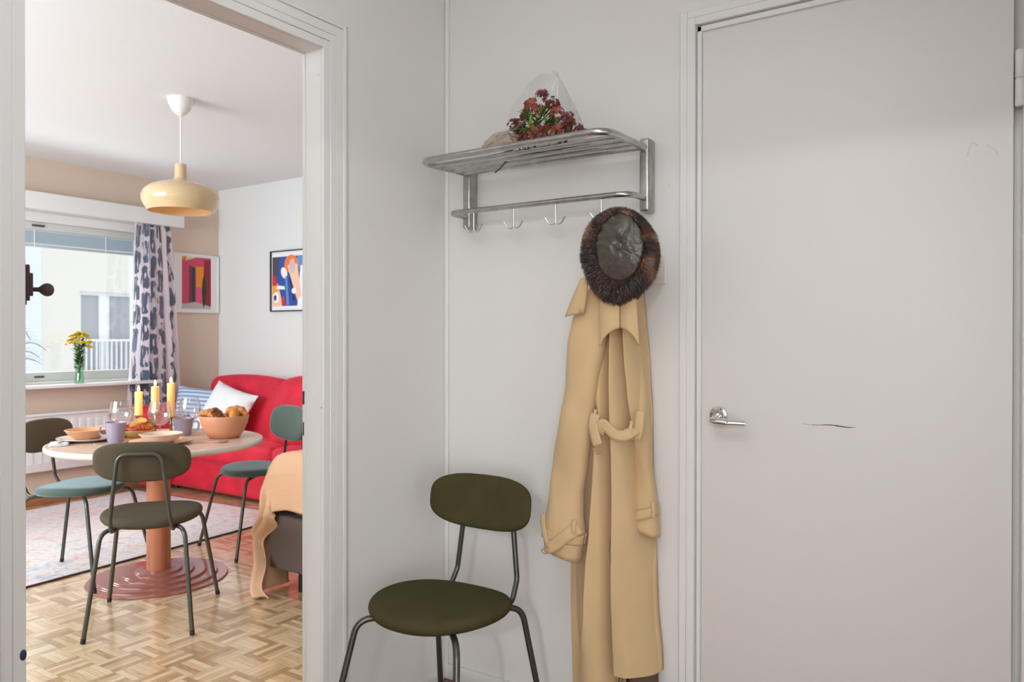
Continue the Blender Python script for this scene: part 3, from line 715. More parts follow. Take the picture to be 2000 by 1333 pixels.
def place(o, x, y, rz, z=0): o.location = (x, y, z); o.rotation_euler = (0, 0, rz); return o
def copy_tree(o, parent=None):
    c = o.copy(); COL.objects.link(c)
    if parent is not None: c.parent = parent
    for ch in list(o.children): copy_tree(ch, c)
    return c
ch = make_chair(M['olive'], M['olive'], 'dark olive upholstered chair alone against the white hall wall left of the hanging coat')
ch['group'] = 'upholstered tube-legged chairs'
place(ch, .330, -.425, R(181))
ch2 = copy_tree(ch); ch2['label'] = 'olive chair seen from behind, nearest the doorway, tucked at the round table'; place(ch2, -1.43, -.245, R(47.1))
def recolour(root, seatm, backm):
    for c in root.children:
        if c.name.startswith('seat') or c.name.startswith('backrest'):
            c.data = c.data.copy(); c.data.materials[0] = seatm if c.name.startswith('seat') else backm
recolour(ch2, M['olive_warm_lit'], M['olive_warm_lit'])
ch3 = copy_tree(ch); ch3['label'] = 'olive chair with sheen-tinted seat on the rug at the window side of the round table'; place(ch3, -2.264, -.130, R(-64), .0097); recolour(ch3, M['sheen_teal'], M['olive_shaded'])
ch4 = copy_tree(ch); ch4['label'] = 'window-sheen tinted olive chair between the red sofa and the grey armchair under the peach blanket'; place(ch4, -2.005, .772, R(169)); recolour(ch4, M['sheen_teal'], M['sheen_teal'])
for c in ch4.children:
    if c.name.startswith('backrest'):
        for v in c.data.vertices: v.co.z = .700+(v.co.z-.708)*1.28; v.co.x *= 1.06

# ------------------------------------------------------------------ TABLE and what stands on it
TX, TY, TZ = -1.920, .088, .70
tb = thing('dining_table', 'round pale wood dining table on a stepped terracotta pedestal', 'table', (TX, TY, 0))
mb = MB(); mb.lathe([(.1, TZ-.004), (.494, TZ-.004), (.494, TZ), (.1, TZ)], 96); obj('tabletop', mb, M['tabletop'], tb)
mb = MB(); mb.lathe([(.30, TZ-.034), (.47, TZ-.034), (.492, TZ-.030), (.502, TZ-.020), (.503, TZ-.010), (.500, TZ-.003), (.4945, TZ-.0005), (.49, TZ-.0045), (.30, TZ-.0045)], 96); obj('table_edge', mb, M['table_edge'], tb)
mb = MB(); mb.tube([(0, 0, .05), (0, 0, TZ-.03)], .057, 40); mb.lathe([(.16, TZ-.045), (.16, TZ-.034), (.05, TZ-.034), (.05, TZ-.045)], 40); obj('column', mb, M['copper'], tb)
mb = MB(); pr = [(.328, 0), (.330, .004), (.326, .009)]
for r0, z in ((.278, .019), (.222, .029), (.166, .039), (.110, .048)):
    pr += [(r0+.0035, z-.0098), (r0+.001, z-.008), (r0, z-.003), (r0-.004, z)]
pr += [(.07, .050), (.05, .051)]
mb.lathe(pr, 96); obj('base', mb, M['copper_base'], tb, angle=25)

def lathe_thing(name, label, cat, loc, prof, m, n=36, group=None, angle=35):
    mb = MB(); mb.lathe(prof, n); o = obj(name, mb, m, angle=angle); o.location = loc; return tag(o, label, cat, group)
Z0 = TZ+.0004
def plate_prof(r): return [(r*.55, 0), (r*.6, .003), (r*.72, .006), (r*.97, .016), (r, .0175), (r*.995, .0195), (r*.75, .0105), (r*.62, .008), (.001, .0075)]
def bowl_prof(r, h): return [(r*.45, 0), (r*.52, .002), (r*.80, h*.45), (r*.96, h*.93), (r, h), (r*.965, h+.002), (r*.91, h*.93), (r*.74, h*.45), (r*.5, .007), (.001, .006)]
PA = (-2.175, -.135)
lathe_thing('dinner_plate', 'pale dinner plate under the peach bowl at the left of the table', 'plate', (*PA, Z0), plate_prof(.138), M['plate'], group='dinner plates')
lathe_thing('soup_bowl', 'peach bowl stacked on the left dinner plate', 'bowl', (*PA, Z0+.0085), bowl_prof(.103, .048), M['peach_glaze'], group='soup bowls')
PB = (-1.762, .004)
lathe_thing('dinner_plate', 'pinkish dinner plate under the cream bowl at the near side of the table', 'plate', (*PB, Z0), plate_prof(.142), M['plate_pink'], group='dinner plates')
lathe_thing('soup_bowl', 'cream bowl stacked on the near dinner plate', 'bowl', (*PB, Z0+.0085), bowl_prof(.100, .042), M['cream_glaze'], group='soup bowls')
def mug(x, y, ang, label, r=.050, h=.097):
    t = thing('mug', label, 'mug', (x, y, Z0), ang, 'lavender mugs')
    mb = MB(); mb.lathe([(r*.70, 0), (r*.74, .003), (r*.86, h*.5), (r*.985, h*.96), (r, h), (r*.95, h+.001), (r*.91, h*.95), (r*.80, h*.5), (r*.68, .008), (.001, .007)], 32); obj('cup', mb, M['mug'], t)
    mb = MB(); mb.tube(fillet([(r*.86, 0, h*.80), (r+.028, 0, h*.84), (r+.030, 0, h*.36), (r*.76, 0, h*.28)], .022, 6), .0055, 10); obj('handle', mb, M['mug'], t)
VL = math.atan2(-.554, -.833)   # towards the camera's left
mug(-2.015, -.080, VL, 'lavender mug beside the left place setting, handle to the left')
mug(-1.975, .262, VL+PI, 'lavender mug behind the cream bowl, handle to the right', .052, .090)
mug(-2.215, .408, VL+PI*.8, 'lavender mug at the far side of the table, half hidden behind the nearer mug', .044, .085)
def wineglass(x, y, label):
    t = thing('wine_glass', label, 'glass', (x, y, Z0), 0, 'stemmed wine glasses')
    mb = MB(); mb.lathe([(.036, 0), (.037, .002), (.012, .006), (.0045, .010), (.0042, .055), (.006, .062)], 28); obj('stem', mb, M['glass'], t)
    mb = MB(); pr = [(.006, .062), (.028, .070), (.046, .088), (.055, .112), (.056, .135), (.050, .165), (.0445, .188)]
    mb.lathe(pr+[(.0432, .188)]+[(max(r-.0014, .0005), z+.0012) for r, z in reversed(pr[:-1])], 32); obj('bowl', mb, M['glass'], t, angle=60)
wineglass(-2.165, .030, 'wine glass behind the left lavender mug, leftmost of the three glasses')
wineglass(-1.970, .125, 'wine glass between the pastry dish and the cream bowl')
wineglass(-2.058, .356, 'wine glass farthest right of the three glasses, behind the lavender mug beside the bread bowl')
def candle(x, y, hh, ch_, label, lab2):
    t = thing('candlestick', lab2, 'candlestick', (x, y, Z0), 0, 'brass candlesticks')
    mb = MB(); mb.lathe([(.030, 0), (.031, .003), (.020, .008), (.007, .014), (.006, hh*.5), (.010, hh*.55), (.006, hh*.62), (.006, hh-.012), (.014, hh-.008), (.033, hh-.002), (.035, hh), (.025, hh+.001), (.001, hh)], 28); obj('stick', mb, M['brass'], t)
    c = thing('candle', label, 'candle', (x, y, Z0+hh+.0006), 0, 'lit candles')
    mb = MB(); mb.lathe([(.0200, 0), (.0202, .004), (.0196, ch_-.006), (.0185, ch_-.001), (.013, ch_), (.005, ch_-.004), (.001, ch_-.004)], 24); obj('wax_body', mb, M['wax'], c)
    mb = MB(); mb.tube([(0, 0, ch_-.005), (.001, 0, ch_+.006)], .0012, 6); obj('wick', mb, M['cap'], c)
    mb = MB(); mb.lathe([(.001, ch_+.003), (.005, ch_+.007), (.0066, ch_+.013), (.0052, ch_+.021), (.0024, ch_+.029), (.0005, ch_+.034)], 14); obj('flame', mb, M['flame'], c)
    light('candle_light', 'POINT', (x, y, Z0+hh+ch_+.05), 1.0, (1, .5, .16), radius=.012)
candle(-2.291, .202, .093, .128, 'lit candle, shortest and leftmost of the three', 'brass candlestick behind the pastry dish')
candle(-2.114, .189, .127, .130, 'lit candle in the middle of the three', 'brass candlestick of the middle candle, tallest of the sticks')
candle(-2.126, .288, .088, .180, 'lit candle, longest and rightmost of the three', 'brass candlestick next to the lavender mug with its handle to the right')
def croissant(name, loc, rot, m, L=.11, r=.026, label='', cat='croissant', group=None):
    mb = MB(); pts = []; rr = []
    for i in range(25):
        t = i/24; a = (t-.5)*2.2; R0 = L*.55
        pts.append((R0*math.sin(a), R0*(math.cos(a)-1), .004*math.cos(a*2)))
        rr.append(max(.004, r*(math.sin(PI*(.06+.88*t))**.75)*(1-.16*abs(math.sin(t*PI*4.5)))))
    mb.tube(pts, rr, 14)
    o = obj(name, mb, m, angle=0)
    for p in o.data.polygons: p.use_smooth = True
    o.location = loc; o.rotation_euler = rot; return tag(o, label, cat, group)
DX, DY = -2.125, .100
lathe_thing('pastry_dish', 'yellow oval dish of pastries in front of the candles', 'dish', (DX, DY, Z0), [(.060, 0), (.066, .003), (.078, .024), (.085, .034), (.083, .036), (.076, .026), (.064, .009), (.001, .008)], M['dish'])
zz = Z0+.035
for dx, dy, dz, rot, m, l in ((-.030, -.030, .003, (.3, .2, .3), 'crust_red', 'red glazed pastry at the left of the yellow dish'), (.025, .0, .004, (.2, -.2, 1.2), 'crust_red', 'red glazed pastry at the near side of the yellow dish'),
                       (-.03, .035, .014, (.5, .5, 2.2), 'crust_pale', 'pale golden pastry leaning at the back of the yellow dish'), (.018, .048, .016, (.2, .6, .2), 'crust', 'brown pastry at the right of the yellow dish'), (-.005, .008, .034, (.1, -.4, .9), 'crust_pale', 'pale golden pastry on top of the heap in the yellow dish')):
    croissant('pastry', (DX+dx, DY+dy, zz+dz), rot, M[m], .085, .024, l, 'pastry', 'pastries on the yellow dish')
BX, BY = -1.722, .330
lathe_thing('bread_bowl', 'large terracotta bowl full of croissants at the right of the table', 'bowl', (BX, BY, Z0), [(.068, 0), (.076, .003), (.098, .035), (.115, .075), (.122, .112), (.121, .116), (.116, .113), (.108, .074), (.090, .038), (.06, .012), (.001, .011)], M['terracotta'], 48)
zz = Z0+.098
for dx, dy, dz, rot, m, l in ((-.062, -.040, .020, (.5, .2, .4), 'crust', 'golden croissant at the left rim of the terracotta bowl'), (.0, -.042, .018, (.4, 1.0, 1.4), 'crust_dark', 'dark croissant at the near middle of the terracotta bowl'),
                       (.055, .020, .022, (.3, .3, -.5), 'crust', 'golden croissant at the right of the terracotta bowl'), (-.02, .055, .026, (.1, .4, 2.5), 'crust', 'golden croissant at the back of the terracotta bowl'), (.045, .05, .038, (.9, .1, .7), 'crust', 'golden croissant standing highest in the terracotta bowl'), (.005, .0, -.02, (0, 0, .3), 'crust_dark', 'croissant deep inside the terracotta bowl')):
    croissant('croissant', (BX+dx, BY+dy, zz+dz), rot, M[m], .10, .029, l, 'croissant', 'croissants in the terracotta bowl')
def napkin(x, y, rz, label, w=.07, d=.10):
    mb = MB()
    for k in range(3):
        mb.grid([[Vector((-w+2*w*i/8, -d+2*d*j/8+.004*k, .0025+.0035*k+.002*nz(i*.6, j*.6, k))) for j in range(9)] for i in range(9)])
    o = obj('napkin', mb, M['linen'], mods=[solid(.0024)]); o.location = (x, y, Z0); o.rotation_euler = (0, 0, rz); return tag(o, label, 'napkin', 'folded napkins')
napkin(-2.128, -.292, R(61), 'folded white napkin near the left rim of the table', .040, .060)
def cutlery(x, y, rz, kind, label, z=Z0+.0012):
    mb = MB(); L = .19
    if kind == 'knife':
        for i in range(1): mb.box((-.004, -L/2, 0), (.004, 0, .003), .001); mb.box((-.009, 0, .0005), (.009, L/2, .002), .0006)
    elif kind == 'spoon':
        mb.box((-.003, -L/2, .001), (.003, .05, .004), .001); mb.ball((0, .072, .005), .019, 2, (.95, 1.5, .22))
    else:
        mb.box((-.003, -L/2, .001), (.003, .045, .004), .001); mb.box((-.011, .043, .001), (.011, .060, .0035), .001)
        for k in range(4): mb.box((-.011+k*.0062, .058, .001), (-.0075+k*.0062, .098, .0032))
    o = obj(kind, mb, M['steel']); o.location = (x, y, z); o.rotation_euler = (0, 0, rz); return tag(o, label, kind, 'cutlery on the dining table')
cutlery(-2.132, -.290, R(61), 'knife', 'steel knife lying on the white napkin by the left rim', Z0+.0135)
cutlery(-2.325, -.118, R(26), 'fork', 'steel fork beyond the left dinner plate')
cutlery(-1.945, -.120, R(-40), 'spoon', 'steel spoon at the foot of the left lavender mug')
cutlery(-1.835, -.150, R(-40), 'fork', 'steel fork left of the near dinner plate')
cutlery(-1.605, .150, R(-42), 'spoon', 'steel spoon right of the near dinner plate, below the bread bowl')

# ------------------------------------------------------------------ SOFA, cushions, armchair, blanket
sf = thing('sofa', 'bright red velvet corner sofa along the pale wall', 'sofa', (-3.3, 1.8, 0))
def soft_box(lo, hi, bev, puff=0, rot=None):
    mb = MB(); mb.box(lo, hi, bev, 4, rot); bmesh.ops.subdivide_edges(mb.b, edges=[e for e in mb.b.edges if e.calc_length() > .12], cuts=5, use_grid_fill=True)
    if puff:
        lo, hi = Vector(lo), Vector(hi); c = (lo+hi)/2; d = (hi-lo)/2
        for v in mb.b.verts:
            p = [(v.co[i]-c[i])/d[i] for i in range(3)]
            k = min(d)
            for i in range(3):
                o = [j for j in range(3) if j != i]
                v.co[i] += puff*p[i]*max(0, 1-p[o[0]]**2)*max(0, 1-p[o[1]]**2)
    return mb
obj('base', soft_box((-4.05, 1.47, .03), (-2.2, 2.04, .27), .03), M['red'], sf, world=True)
obj('seat_cushion', soft_box((-3.93, 1.44, .255), (-2.75, 1.86, .43), .05, .02), M['red'], sf, world=True)
obj('seat_cushion', soft_box((-2.745, 1.44, .255), (-2.2, 1.86, .43), .05, .02), M['red'], sf, world=True)
rt = Matrix.Rotation(R(-9), 3, 'X')
obj('back_cushion', soft_box((-3.95, 1.76, .38), (-3.07, 1.975, .885), .07, .03, rt), M['red'], sf, world=True)
mb = soft_box((-3.02, 1.66, .36), (-2.22, 1.93, .885), .09, .05, Matrix.Rotation(R(-14), 3, 'X')); obj('back_cushion', mb, M['red'], sf, world=True)
obj('arm', soft_box((-4.09, 1.22, .06), (-3.94, 2.04, .675), .05, .015), M['red'], sf, world=True)
for x in (-3.98, -2.3):
    for y in (1.52, 1.98):
        mb = MB(); mb.tube([(x, y, 0), (x, y, .05)], .02, 12); obj('leg', mb, M['cap'], sf, world=True)
def cushion(name, w, h, t, m, label, loc, rot, group=None):
    mb = MB(); n = 20
    for sgn in (1, -1):
        P = []
        for i in range(n+1):
            row = []
            for j in range(n+1):
                u, v = -1+2*i/n, -1+2*j/n
                k = (1-u**4)*(1-v**4); pinch = 1-.07*(1-abs(u))*(v*v)-.0
                row.append((u*w/2*(1-.08*(1-v*v)), sgn*(t/2*k**.6+.003*nz(u*3, v*3, sgn)), v*h/2*(1-.08*(1-u*u))))
            P.append(row)
        mb.grid(P)
    bmesh.ops.remove_doubles(mb.b, verts=mb.b.verts, dist=.0008)
    o = obj(name, mb, m, angle=70); o.location = loc; o.rotation_euler = rot; return tag(o, label, 'cushion', group)
cushion('cushion', .50, .42, .15, M['blue_cloth'], 'pale blue striped cushion in the sofa corner', (-3.80, 1.62, .615), (R(-24), R(4), R(28)), 'sofa cushions')
cushion('cushion', .44, .44, .14, M['linen'], 'white linen cushion leaning against the red back cushion', (-3.40, 1.545, .632), (R(-26), R(14), R(6)), 'sofa cushions')

ac = thing('armchair', 'grey brown woven armchair under the peach blanket beside the doorway', 'armchair', (-.85, .75, 0))
obj('base', soft_box((-1.315, .285, .105), (-.20, 1.15, .365), .012), M['gray'], ac, world=True)
obj('arm', soft_box((-1.19, .300, .36), (-.25, .47, .622), .05, .008), M['gray'], ac, world=True)
obj('arm', soft_box((-1.30, .98, .36), (-.25, 1.15, .630), .05, .012), M['gray'], ac, world=True)
obj('seat_cushion', soft_box((-1.32, .475, .36), (-.45, .975, .50), .05, .02), M['gray'], ac, world=True)
obj('backrest', soft_box((-.50, .45, .36), (-.22, 1.0, .86), .07, .02), M['gray'], ac, world=True)
for x in (-1.14, -.3):
    for y in (.36, 1.08):
        mb = MB(); mb.box((x-.025, y-.025, 0), (x+.025, y+.025, .107), .003); obj('leg', mb, M['cap'], ac, world=True)
# blanket: lies over the arm, hangs down its side and falls off the front corner to the floor
PATH = [(-.28, .668), (-.60, .672), (-.95, .670), (-1.16, .668), (-1.275, .650), (-1.325, .605), (-1.342, .535), (-1.352, .45), (-1.378, .36), (-1.430, .265), (-1.385, .20), (-1.345, .12), (-1.315, .05), (-1.290, .014)]
HANG = [(0, -.255), (0, -.262), (0, -.268), (.004, -.262), (.020, -.262), (.075, -.235), (.095, -.17), (.105, -.10), (.115, -.045), (.105, -.02), (.070, -.01), (.085, -.006), (.105, .0), (.125, .004)]
def cat(T, k, n=7):
    out = []
    for i in range(len(T)-1):
        p0, p1, p2, p3 = (Vector(T[max(0, min(len(T)-1, i+d))]) for d in (-1, 0, 1, 2))
        for q_ in range(n):
            t = q_/n; out.append(.5*((2*p1)+(-p0+p2)*t+(2*p0-5*p1+4*p2-p3)*t*t+(-p0+3*p1-3*p2+p3)*t**3))
    out.append(Vector(T[-1])); return out
PA_, HA_ = cat(PATH, 0), cat(HANG, 0)
mb = MB(); P = []
for i, (p, h) in enumerate(zip(PA_, HA_)):
    s_ = i/(len(PA_)-1); row = []
    for k in range(12):      # across the arm top / the front
        q_ = k/11; y = .50-.222*q_
        bulge = -.075*max(0, (q_-.80)/.20)**2*(1-smooth01((s_-.35)/.2))
        row.append((p.x+.012*nz(s_*9, q_*4)*smooth01((s_-.4)/.2), y-.11*smooth01((s_-.70)/.28), p.y+bulge+.008*nz(s_*7, q_*3, 2)))
    x0, y0, z0 = row[-1]
    for k in range(1, 19):   # the hanging side
        q_ = k/18; y = .272-.012*math.sin(q_*PI*.5)-.010*math.sin(s_*34+q_*2.2)*q_-.020*math.sin(q_*8.5+s_*4)*smooth01((s_-.42)/.15)
        row.append((x0+h.x*q_, y-.11*smooth01((s_-.70)/.28), max(.010, p.y+(z0-p.y)*(1-q_)+h.y*q_+.006*nz(s_*9, q_*4, 7))))
    P.append(row)
mb.grid(P)
tag(obj('blanket', mb, M['blanket'], angle=0, mods=[solid(.006, 1)]), 'peach ribbed blanket draped over the grey armchair and down to the floor', 'blanket')
for p in bpy.data.objects['blanket'].data.polygons: p.use_smooth = True

# ------------------------------------------------------------------ SILL: vase of flowers, palm
vz = .8765
vs = thing('flower_vase', 'slim green glass vase on the window sill', 'vase', (-4.095, .808, vz))
mb = MB(); pr = [(.030, 0), (.034, .004), (.031, .03), (.026, .07), (.027, .10), (.036, .135), (.040, .150)]
mb.lathe(pr+[(.038, .150)]+[(max(.0005, r-.002), z+.003) for r, z in reversed(pr[:-1])], 28); obj('vase_body', mb, M['green_glass'], vs, angle=60)
fl = thing('flower_bunch', 'bunch of yellow flowers standing in the green glass vase', 'flowers', (-4.095, .808, vz+.02))
mb = MB(); r2 = random.Random(3); heads = []
for k in range(30):
    a = 2.39996*k; rr = .082*math.sqrt((k+.5)/30); z = .205+.155*(1-(rr/.085)**2)**.7*(.8+.2*r2.random())+.03*r2.random()
    heads.append((rr*math.cos(a), rr*math.sin(a), z))
for hx_, hy_, hz_ in heads[:12]:
    mb.tube(fillet([(hx_*.12, hy_*.12, 0), (hx_*.15, hy_*.15, .13), (hx_, hy_, hz_)], .08, 5), .0026, 6)
obj('stem', mb, M['stem'], fl)
mb = MB()
def leafquad(mb, p, d, L, w, droop=.2, n=5, up=Vector((0, 0, 1))):
    p = Vector(p); d = Vector(d).normalized(); s = d.cross(up); s = s.normalized() if s.length > .01 else Vector((1, 0, 0)); a = []; c = []; b_ = []
    for i in range(n+1):
        t = i/n; q_ = p+d*L*t-up*(droop*L*t*t); ww = w*math.sin(PI*min(.98, .06+.92*t))**.8
        a.append(q_+s*ww); b_.append(q_-up*.0-d.cross(s)*ww*.25); c.append(q_-s*ww)
    mb.grid([a, b_, c])
for k in range(70):
    a = r2.random()*2*PI; z = .08+.20*r2.random(); leafquad(mb, (.012*math.cos(a), .012*math.sin(a), z), (math.cos(a), math.sin(a), .4+1.2*r2.random()), .035+.15*max(0, z-.1)+.02*r2.random(), .012, .3)
obj('leaf', mb, M['leaf'], fl, mods=[solid(.0006)])
def petal_flower(mb, c, nrm, r, n=12, rows=2):
    c = Vector(c); nrm = Vector(nrm).normalized(); x = nrm.orthogonal().normalized(); y = nrm.cross(x)
    for row in range(rows):
        for i in range(n):
            a = 2*PI*(i+.5*row)/n; d = (x*math.cos(a)+y*math.sin(a)+nrm*(.15+.45*row)).normalized(); s = nrm.cross(d).normalized()
            L = r*(1-.25*row); w = r*.30
            vs_ = [mb.v(c+s*w*.3), mb.v(c+d*L*.6+s*w), mb.v(c+d*L*.95+s*w*.55+nrm*.1*r), mb.v(c+d*L*.95-s*w*.55+nrm*.1*r), mb.v(c+d*L*.6-s*w), mb.v(c-s*w*.3)]; mb.face(vs_)
    mb.ball(c+nrm*r*.12, r*.25, 1)
for k, h_ in enumerate(heads):
    mb = MB(); petal_flower(mb, h_, (h_[0]*6, h_[1]*6, .7), .021+.005*r2.random(), 11, 3); obj('flower_head', mb, M['yellow'], fl, angle=0, mods=[solid(.0008)])
pp = thing('potted_palm', 'feathery palm on the window sill at the left edge of the view', 'plant', (-4.10, .24, vz))
mb = MB(); mb.lathe([(.045, 0), (.05, .003), (.062, .10), (.064, .105), (.058, .105), (.055, .09), (.001, .088)], 24); obj('pot', mb, M['pot'], pp)
for k, (a, L, up_) in enumerate(((R(78), .30, .62), (R(100), .27, .42), (R(62), .28, .25), (R(-80), .25, .6), (R(20), .10, 1.2), (R(95), .21, .95), (R(-110), .23, .45))):
    mb = MB(); pts = []
    for i in range(13):
        t = i/12; d = Vector((math.cos(a)*.3, math.sin(a), 0)); pts.append(Vector((0, 0, .08))+d*(L*t)+Vector((0, 0, (.30*up_+.05)*math.sin(t*2.0)-.02*t)))
    mb.tube(pts, [.003*(1-.8*i/12)+.0006 for i in range(13)], 6)
    for i in range(3, 13):
        d = (pts[min(12, i+1)]-pts[i-1]).normalized()
        for sgn in (1, -1):
            s = Vector((sgn*.75, .25*math.copysign(1, math.sin(a)), .35*sgn)); leafquad(mb, pts[i], d*.8+s*.6+Vector((0, 0, .25)), .09*(1-.4*abs(i-7)/7), .0035, .15, 4)
    obj('frond', mb, M['leaf'], pp, angle=0, mods=[solid(.0005)])

# ------------------------------------------------------------------ HAT RACK
hr = thing('hat_rack', 'worn aluminium hat rack with tubular shelf and hook rail on the white wall', 'rack', (.455, 0, 1.70))
BL, BR_ = .128, .787
ZS, ZR = 1.784, 1.634
for x in (BL, BR_):
    mb = MB(); mb.box((x-.0155, -.050, 1.594), (x+.0155, -.001, 1.812), .007, 3); obj('bracket', mb, M['alu_dull'], hr, world=True)
mb = MB(); pts = fillet([(BL, -.045, ZS), (BL-.022, -.272, ZS), (BR_-.006, -.285, ZS), (BR_, -.045, ZS)], .055, 8); mb.tube(pts, .0105, 16); obj('shelf_frame', mb, M['alu'], hr, world=True)
for y in (-.112, -.163, -.215):
    mb = MB(); mb.tube([(BL-.008, y, ZS-.004), (BR_-.002, y-.004, ZS-.004)], .0068, 12); obj('shelf_bar', mb, M['alu'], hr, world=True)
mb = MB(); mb.tube([(BL-.004, -.062, ZS-.004), (BR_-.002, -.062, ZS-.004)], .0068, 12); obj('shelf_bar', mb, M['alu'], hr, world=True)
mb = MB(); pts = fillet([(BL, -.045, ZR), (BL-.004, -.142, ZR), (BR_-.004, -.142, ZR), (BR_, -.045, ZR)], .05, 8); mb.tube(pts, .0088, 16); obj('hook_rail', mb, M['alu'], hr, world=True)
for x in (.230, .386, .538, .694):
    mb = MB(); mb.tube([(x, -.142, ZR-.004), (x, -.142, 1.568)], .0026, 10)
    for s in (-1, 1):
        mb.tube(fillet([(x, -.142, 1.572), (x+s*.008, -.142, 1.5635), (x+s*.021, -.143, 1.566), (x+s*.035, -.144, 1.587)], .016, 5), [.0026]*2+[.0023]*13+[.002]*2 if False else .0024, 8)
    obj('coat_hook', mb, M['wire'], hr, world=True)

# bouquet lying on the rack
bq = thing('flower_bouquet', 'bouquet of rust red flowers in clear cellophane lying on the hat rack', 'bouquet', (.48, -.15, ZS+.008))
zb = ZS+.0075
r3 = random.Random(11)
clusters = [(.505, -.165, 1.955, .020, 'dusty'), (.470, -.175, 1.925, .027, 'salmon'), (.497, -.17, 1.905, .026, 'salmon'), (.535, -.15, 1.925, .024, 'rust'), (.555, -.16, 1.893, .026, 'salmon'), (.585, -.155, 1.873, .026, 'dusty'), (.420, -.18, 1.868, .030, 'rust'), (.445, -.19, 1.852, .026, 'rust'),
            (.500, -.205, 1.838, .030, 'salmon'), (.545, -.20, 1.833, .028, 'rust'), (.575, -.195, 1.832, .024, 'salmon'), (.607, -.17, 1.845, .026, 'rust'), (.632, -.155, 1.828, .022, 'rust'), (.435, -.15, 1.905, .018, 'rust'), (.53, -.215, 1.815, .022, 'dusty'), (.47, -.21, 1.812, .024, 'rust')]
for cx, cy, cz, cr, cm in clusters:
    mb = MB()
    for k in range(34):
        d = Vector((r3.gauss(0, 1), r3.gauss(0, 1)-.5, r3.gauss(0, 1)+.4)).normalized()
        petal_flower(mb, Vector((cx, cy, cz))+d*cr*(.45+.6*r3.random()), d, .0078, 5, 1)
    obj('flower_head', mb, M[cm], bq, world=True, angle=0, mods=[solid(.0006)])
for k in range(62):
    x = .425+.185*r3.random(); z = 1.806+.105*r3.random()*(1-abs(x-.5)/.16); y = -.185+.06*r3.random()
    mb = MB(); leafquad(mb, (x-.02, y, z-.01), (.8*r3.random()-.2, -.6*r3.random(), .5*r3.random()+.2), .03+.03*r3.random(), .0055, .15); obj('leaf', mb, M['leaf_light' if k % 4 == 0 else 'leaf'], bq, world=True, mods=[solid(.0006)])
mb = MB()
for k in range(9):
    cx, cy, cz = clusters[k+2][:3]; mb.tube([(.325+.02*r3.random(), -.12-.03*r3.random(), zb+.006+.01*r3.random()), (.40, -.15, zb+.025), (cx, cy, cz-.01)], .0022, 6)
obj('stem', mb, M['stem'], bq, world=True)
for k in range(30):
    mb = MB(); a = r3.random()*2*PI; leafquad(mb, (.515+.06*r3.uniform(-1, 1), -.212-.02*r3.random(), 1.858+.026*r3.uniform(-1, 1)), (math.cos(a), -.5, .8*math.sin(a)+.35), .028+.022*r3.random(), .0042, .1)
    obj('leaf', mb, M['leaf_light' if k % 3 == 0 else 'leaf'], bq, world=True, mods=[solid(.0006)])
mb = MB(); mb.tube(fillet([(.36, -.13, zb+.004), (.318, -.115, 1.768), (.295, -.115, 1.755)], .02), [.0022]*7+[.003]*2 if False else .0026, 6); obj('stem', mb, M['leaf'], bq, world=True)
# cellophane: back sheet and side flaps
CL = [(.330, zb), (.342, 1.85), (.368, 1.905), (.405, 1.955), (.450, 1.995), (.500, 2.022)]
CR = [(.650, zb), (.645, 1.835), (.628, 1.88), (.605, 1.93), (.575, 1.985), (.535, 2.026)]
mb = MB(); P = []
def pick(T, v):
    k = v*(len(T)-1); i = min(int(k), len(T)-2); f = k-i; return tuple(T[i][c]*(1-f)+T[i+1][c]*f for c in (0, 1))
for i in range(25):
    u = i/24; row = []
    for j in range(25):
        v = j/24; (xa, za), (xb, zb2) = pick(CL, v), pick(CR, v)
        row.append((xa+(xb-xa)*u, -.150+.075*math.sin(PI*u)-.02*v+.010*nz(u*4, v*4), za+(zb2-za)*u+.018*math.sin(PI*u)*v))
    P.append(row)
mb.grid(P)
P = []
for i in range(20):
    u = i/19; row = []
    for j in range(14):
        v = j/13
        x = .325+.11*v+.02*u; row.append((x+.05*u*v, -.235+.06*u*u+.012*nz(u*6, v*6, 5), max(zb, zb+.002+(.035+.115*v*(1-.3*v))*u**.8+.006*nz(u*8, v*8))))
    P.append(row)
mb.grid(P)
obj('cellophane', mb, M['cello'], bq, world=True, angle=0)
for p in bpy.data.objects['cellophane'].data.polygons: p.use_smooth = True
mb = MB(); P = []
for i in range(22):
    u = i/21; row = []
    for j in range(16):
        v = j/15
        top_ = .012+.062*math.sin(PI*min(1, .15+.85*v))**.8*(1-v*.55)
        row.append((.335+.155*v, -.245+.05*abs(u-.35)+.008*nz(u*7, v*7, 9), zb+.001+top_*u+.007*nz(u*9, v*6, 4)*u))
    P.append(row)
mb.grid(P); obj('wrapping', mb, M['paper'], bq, world=True, angle=0)

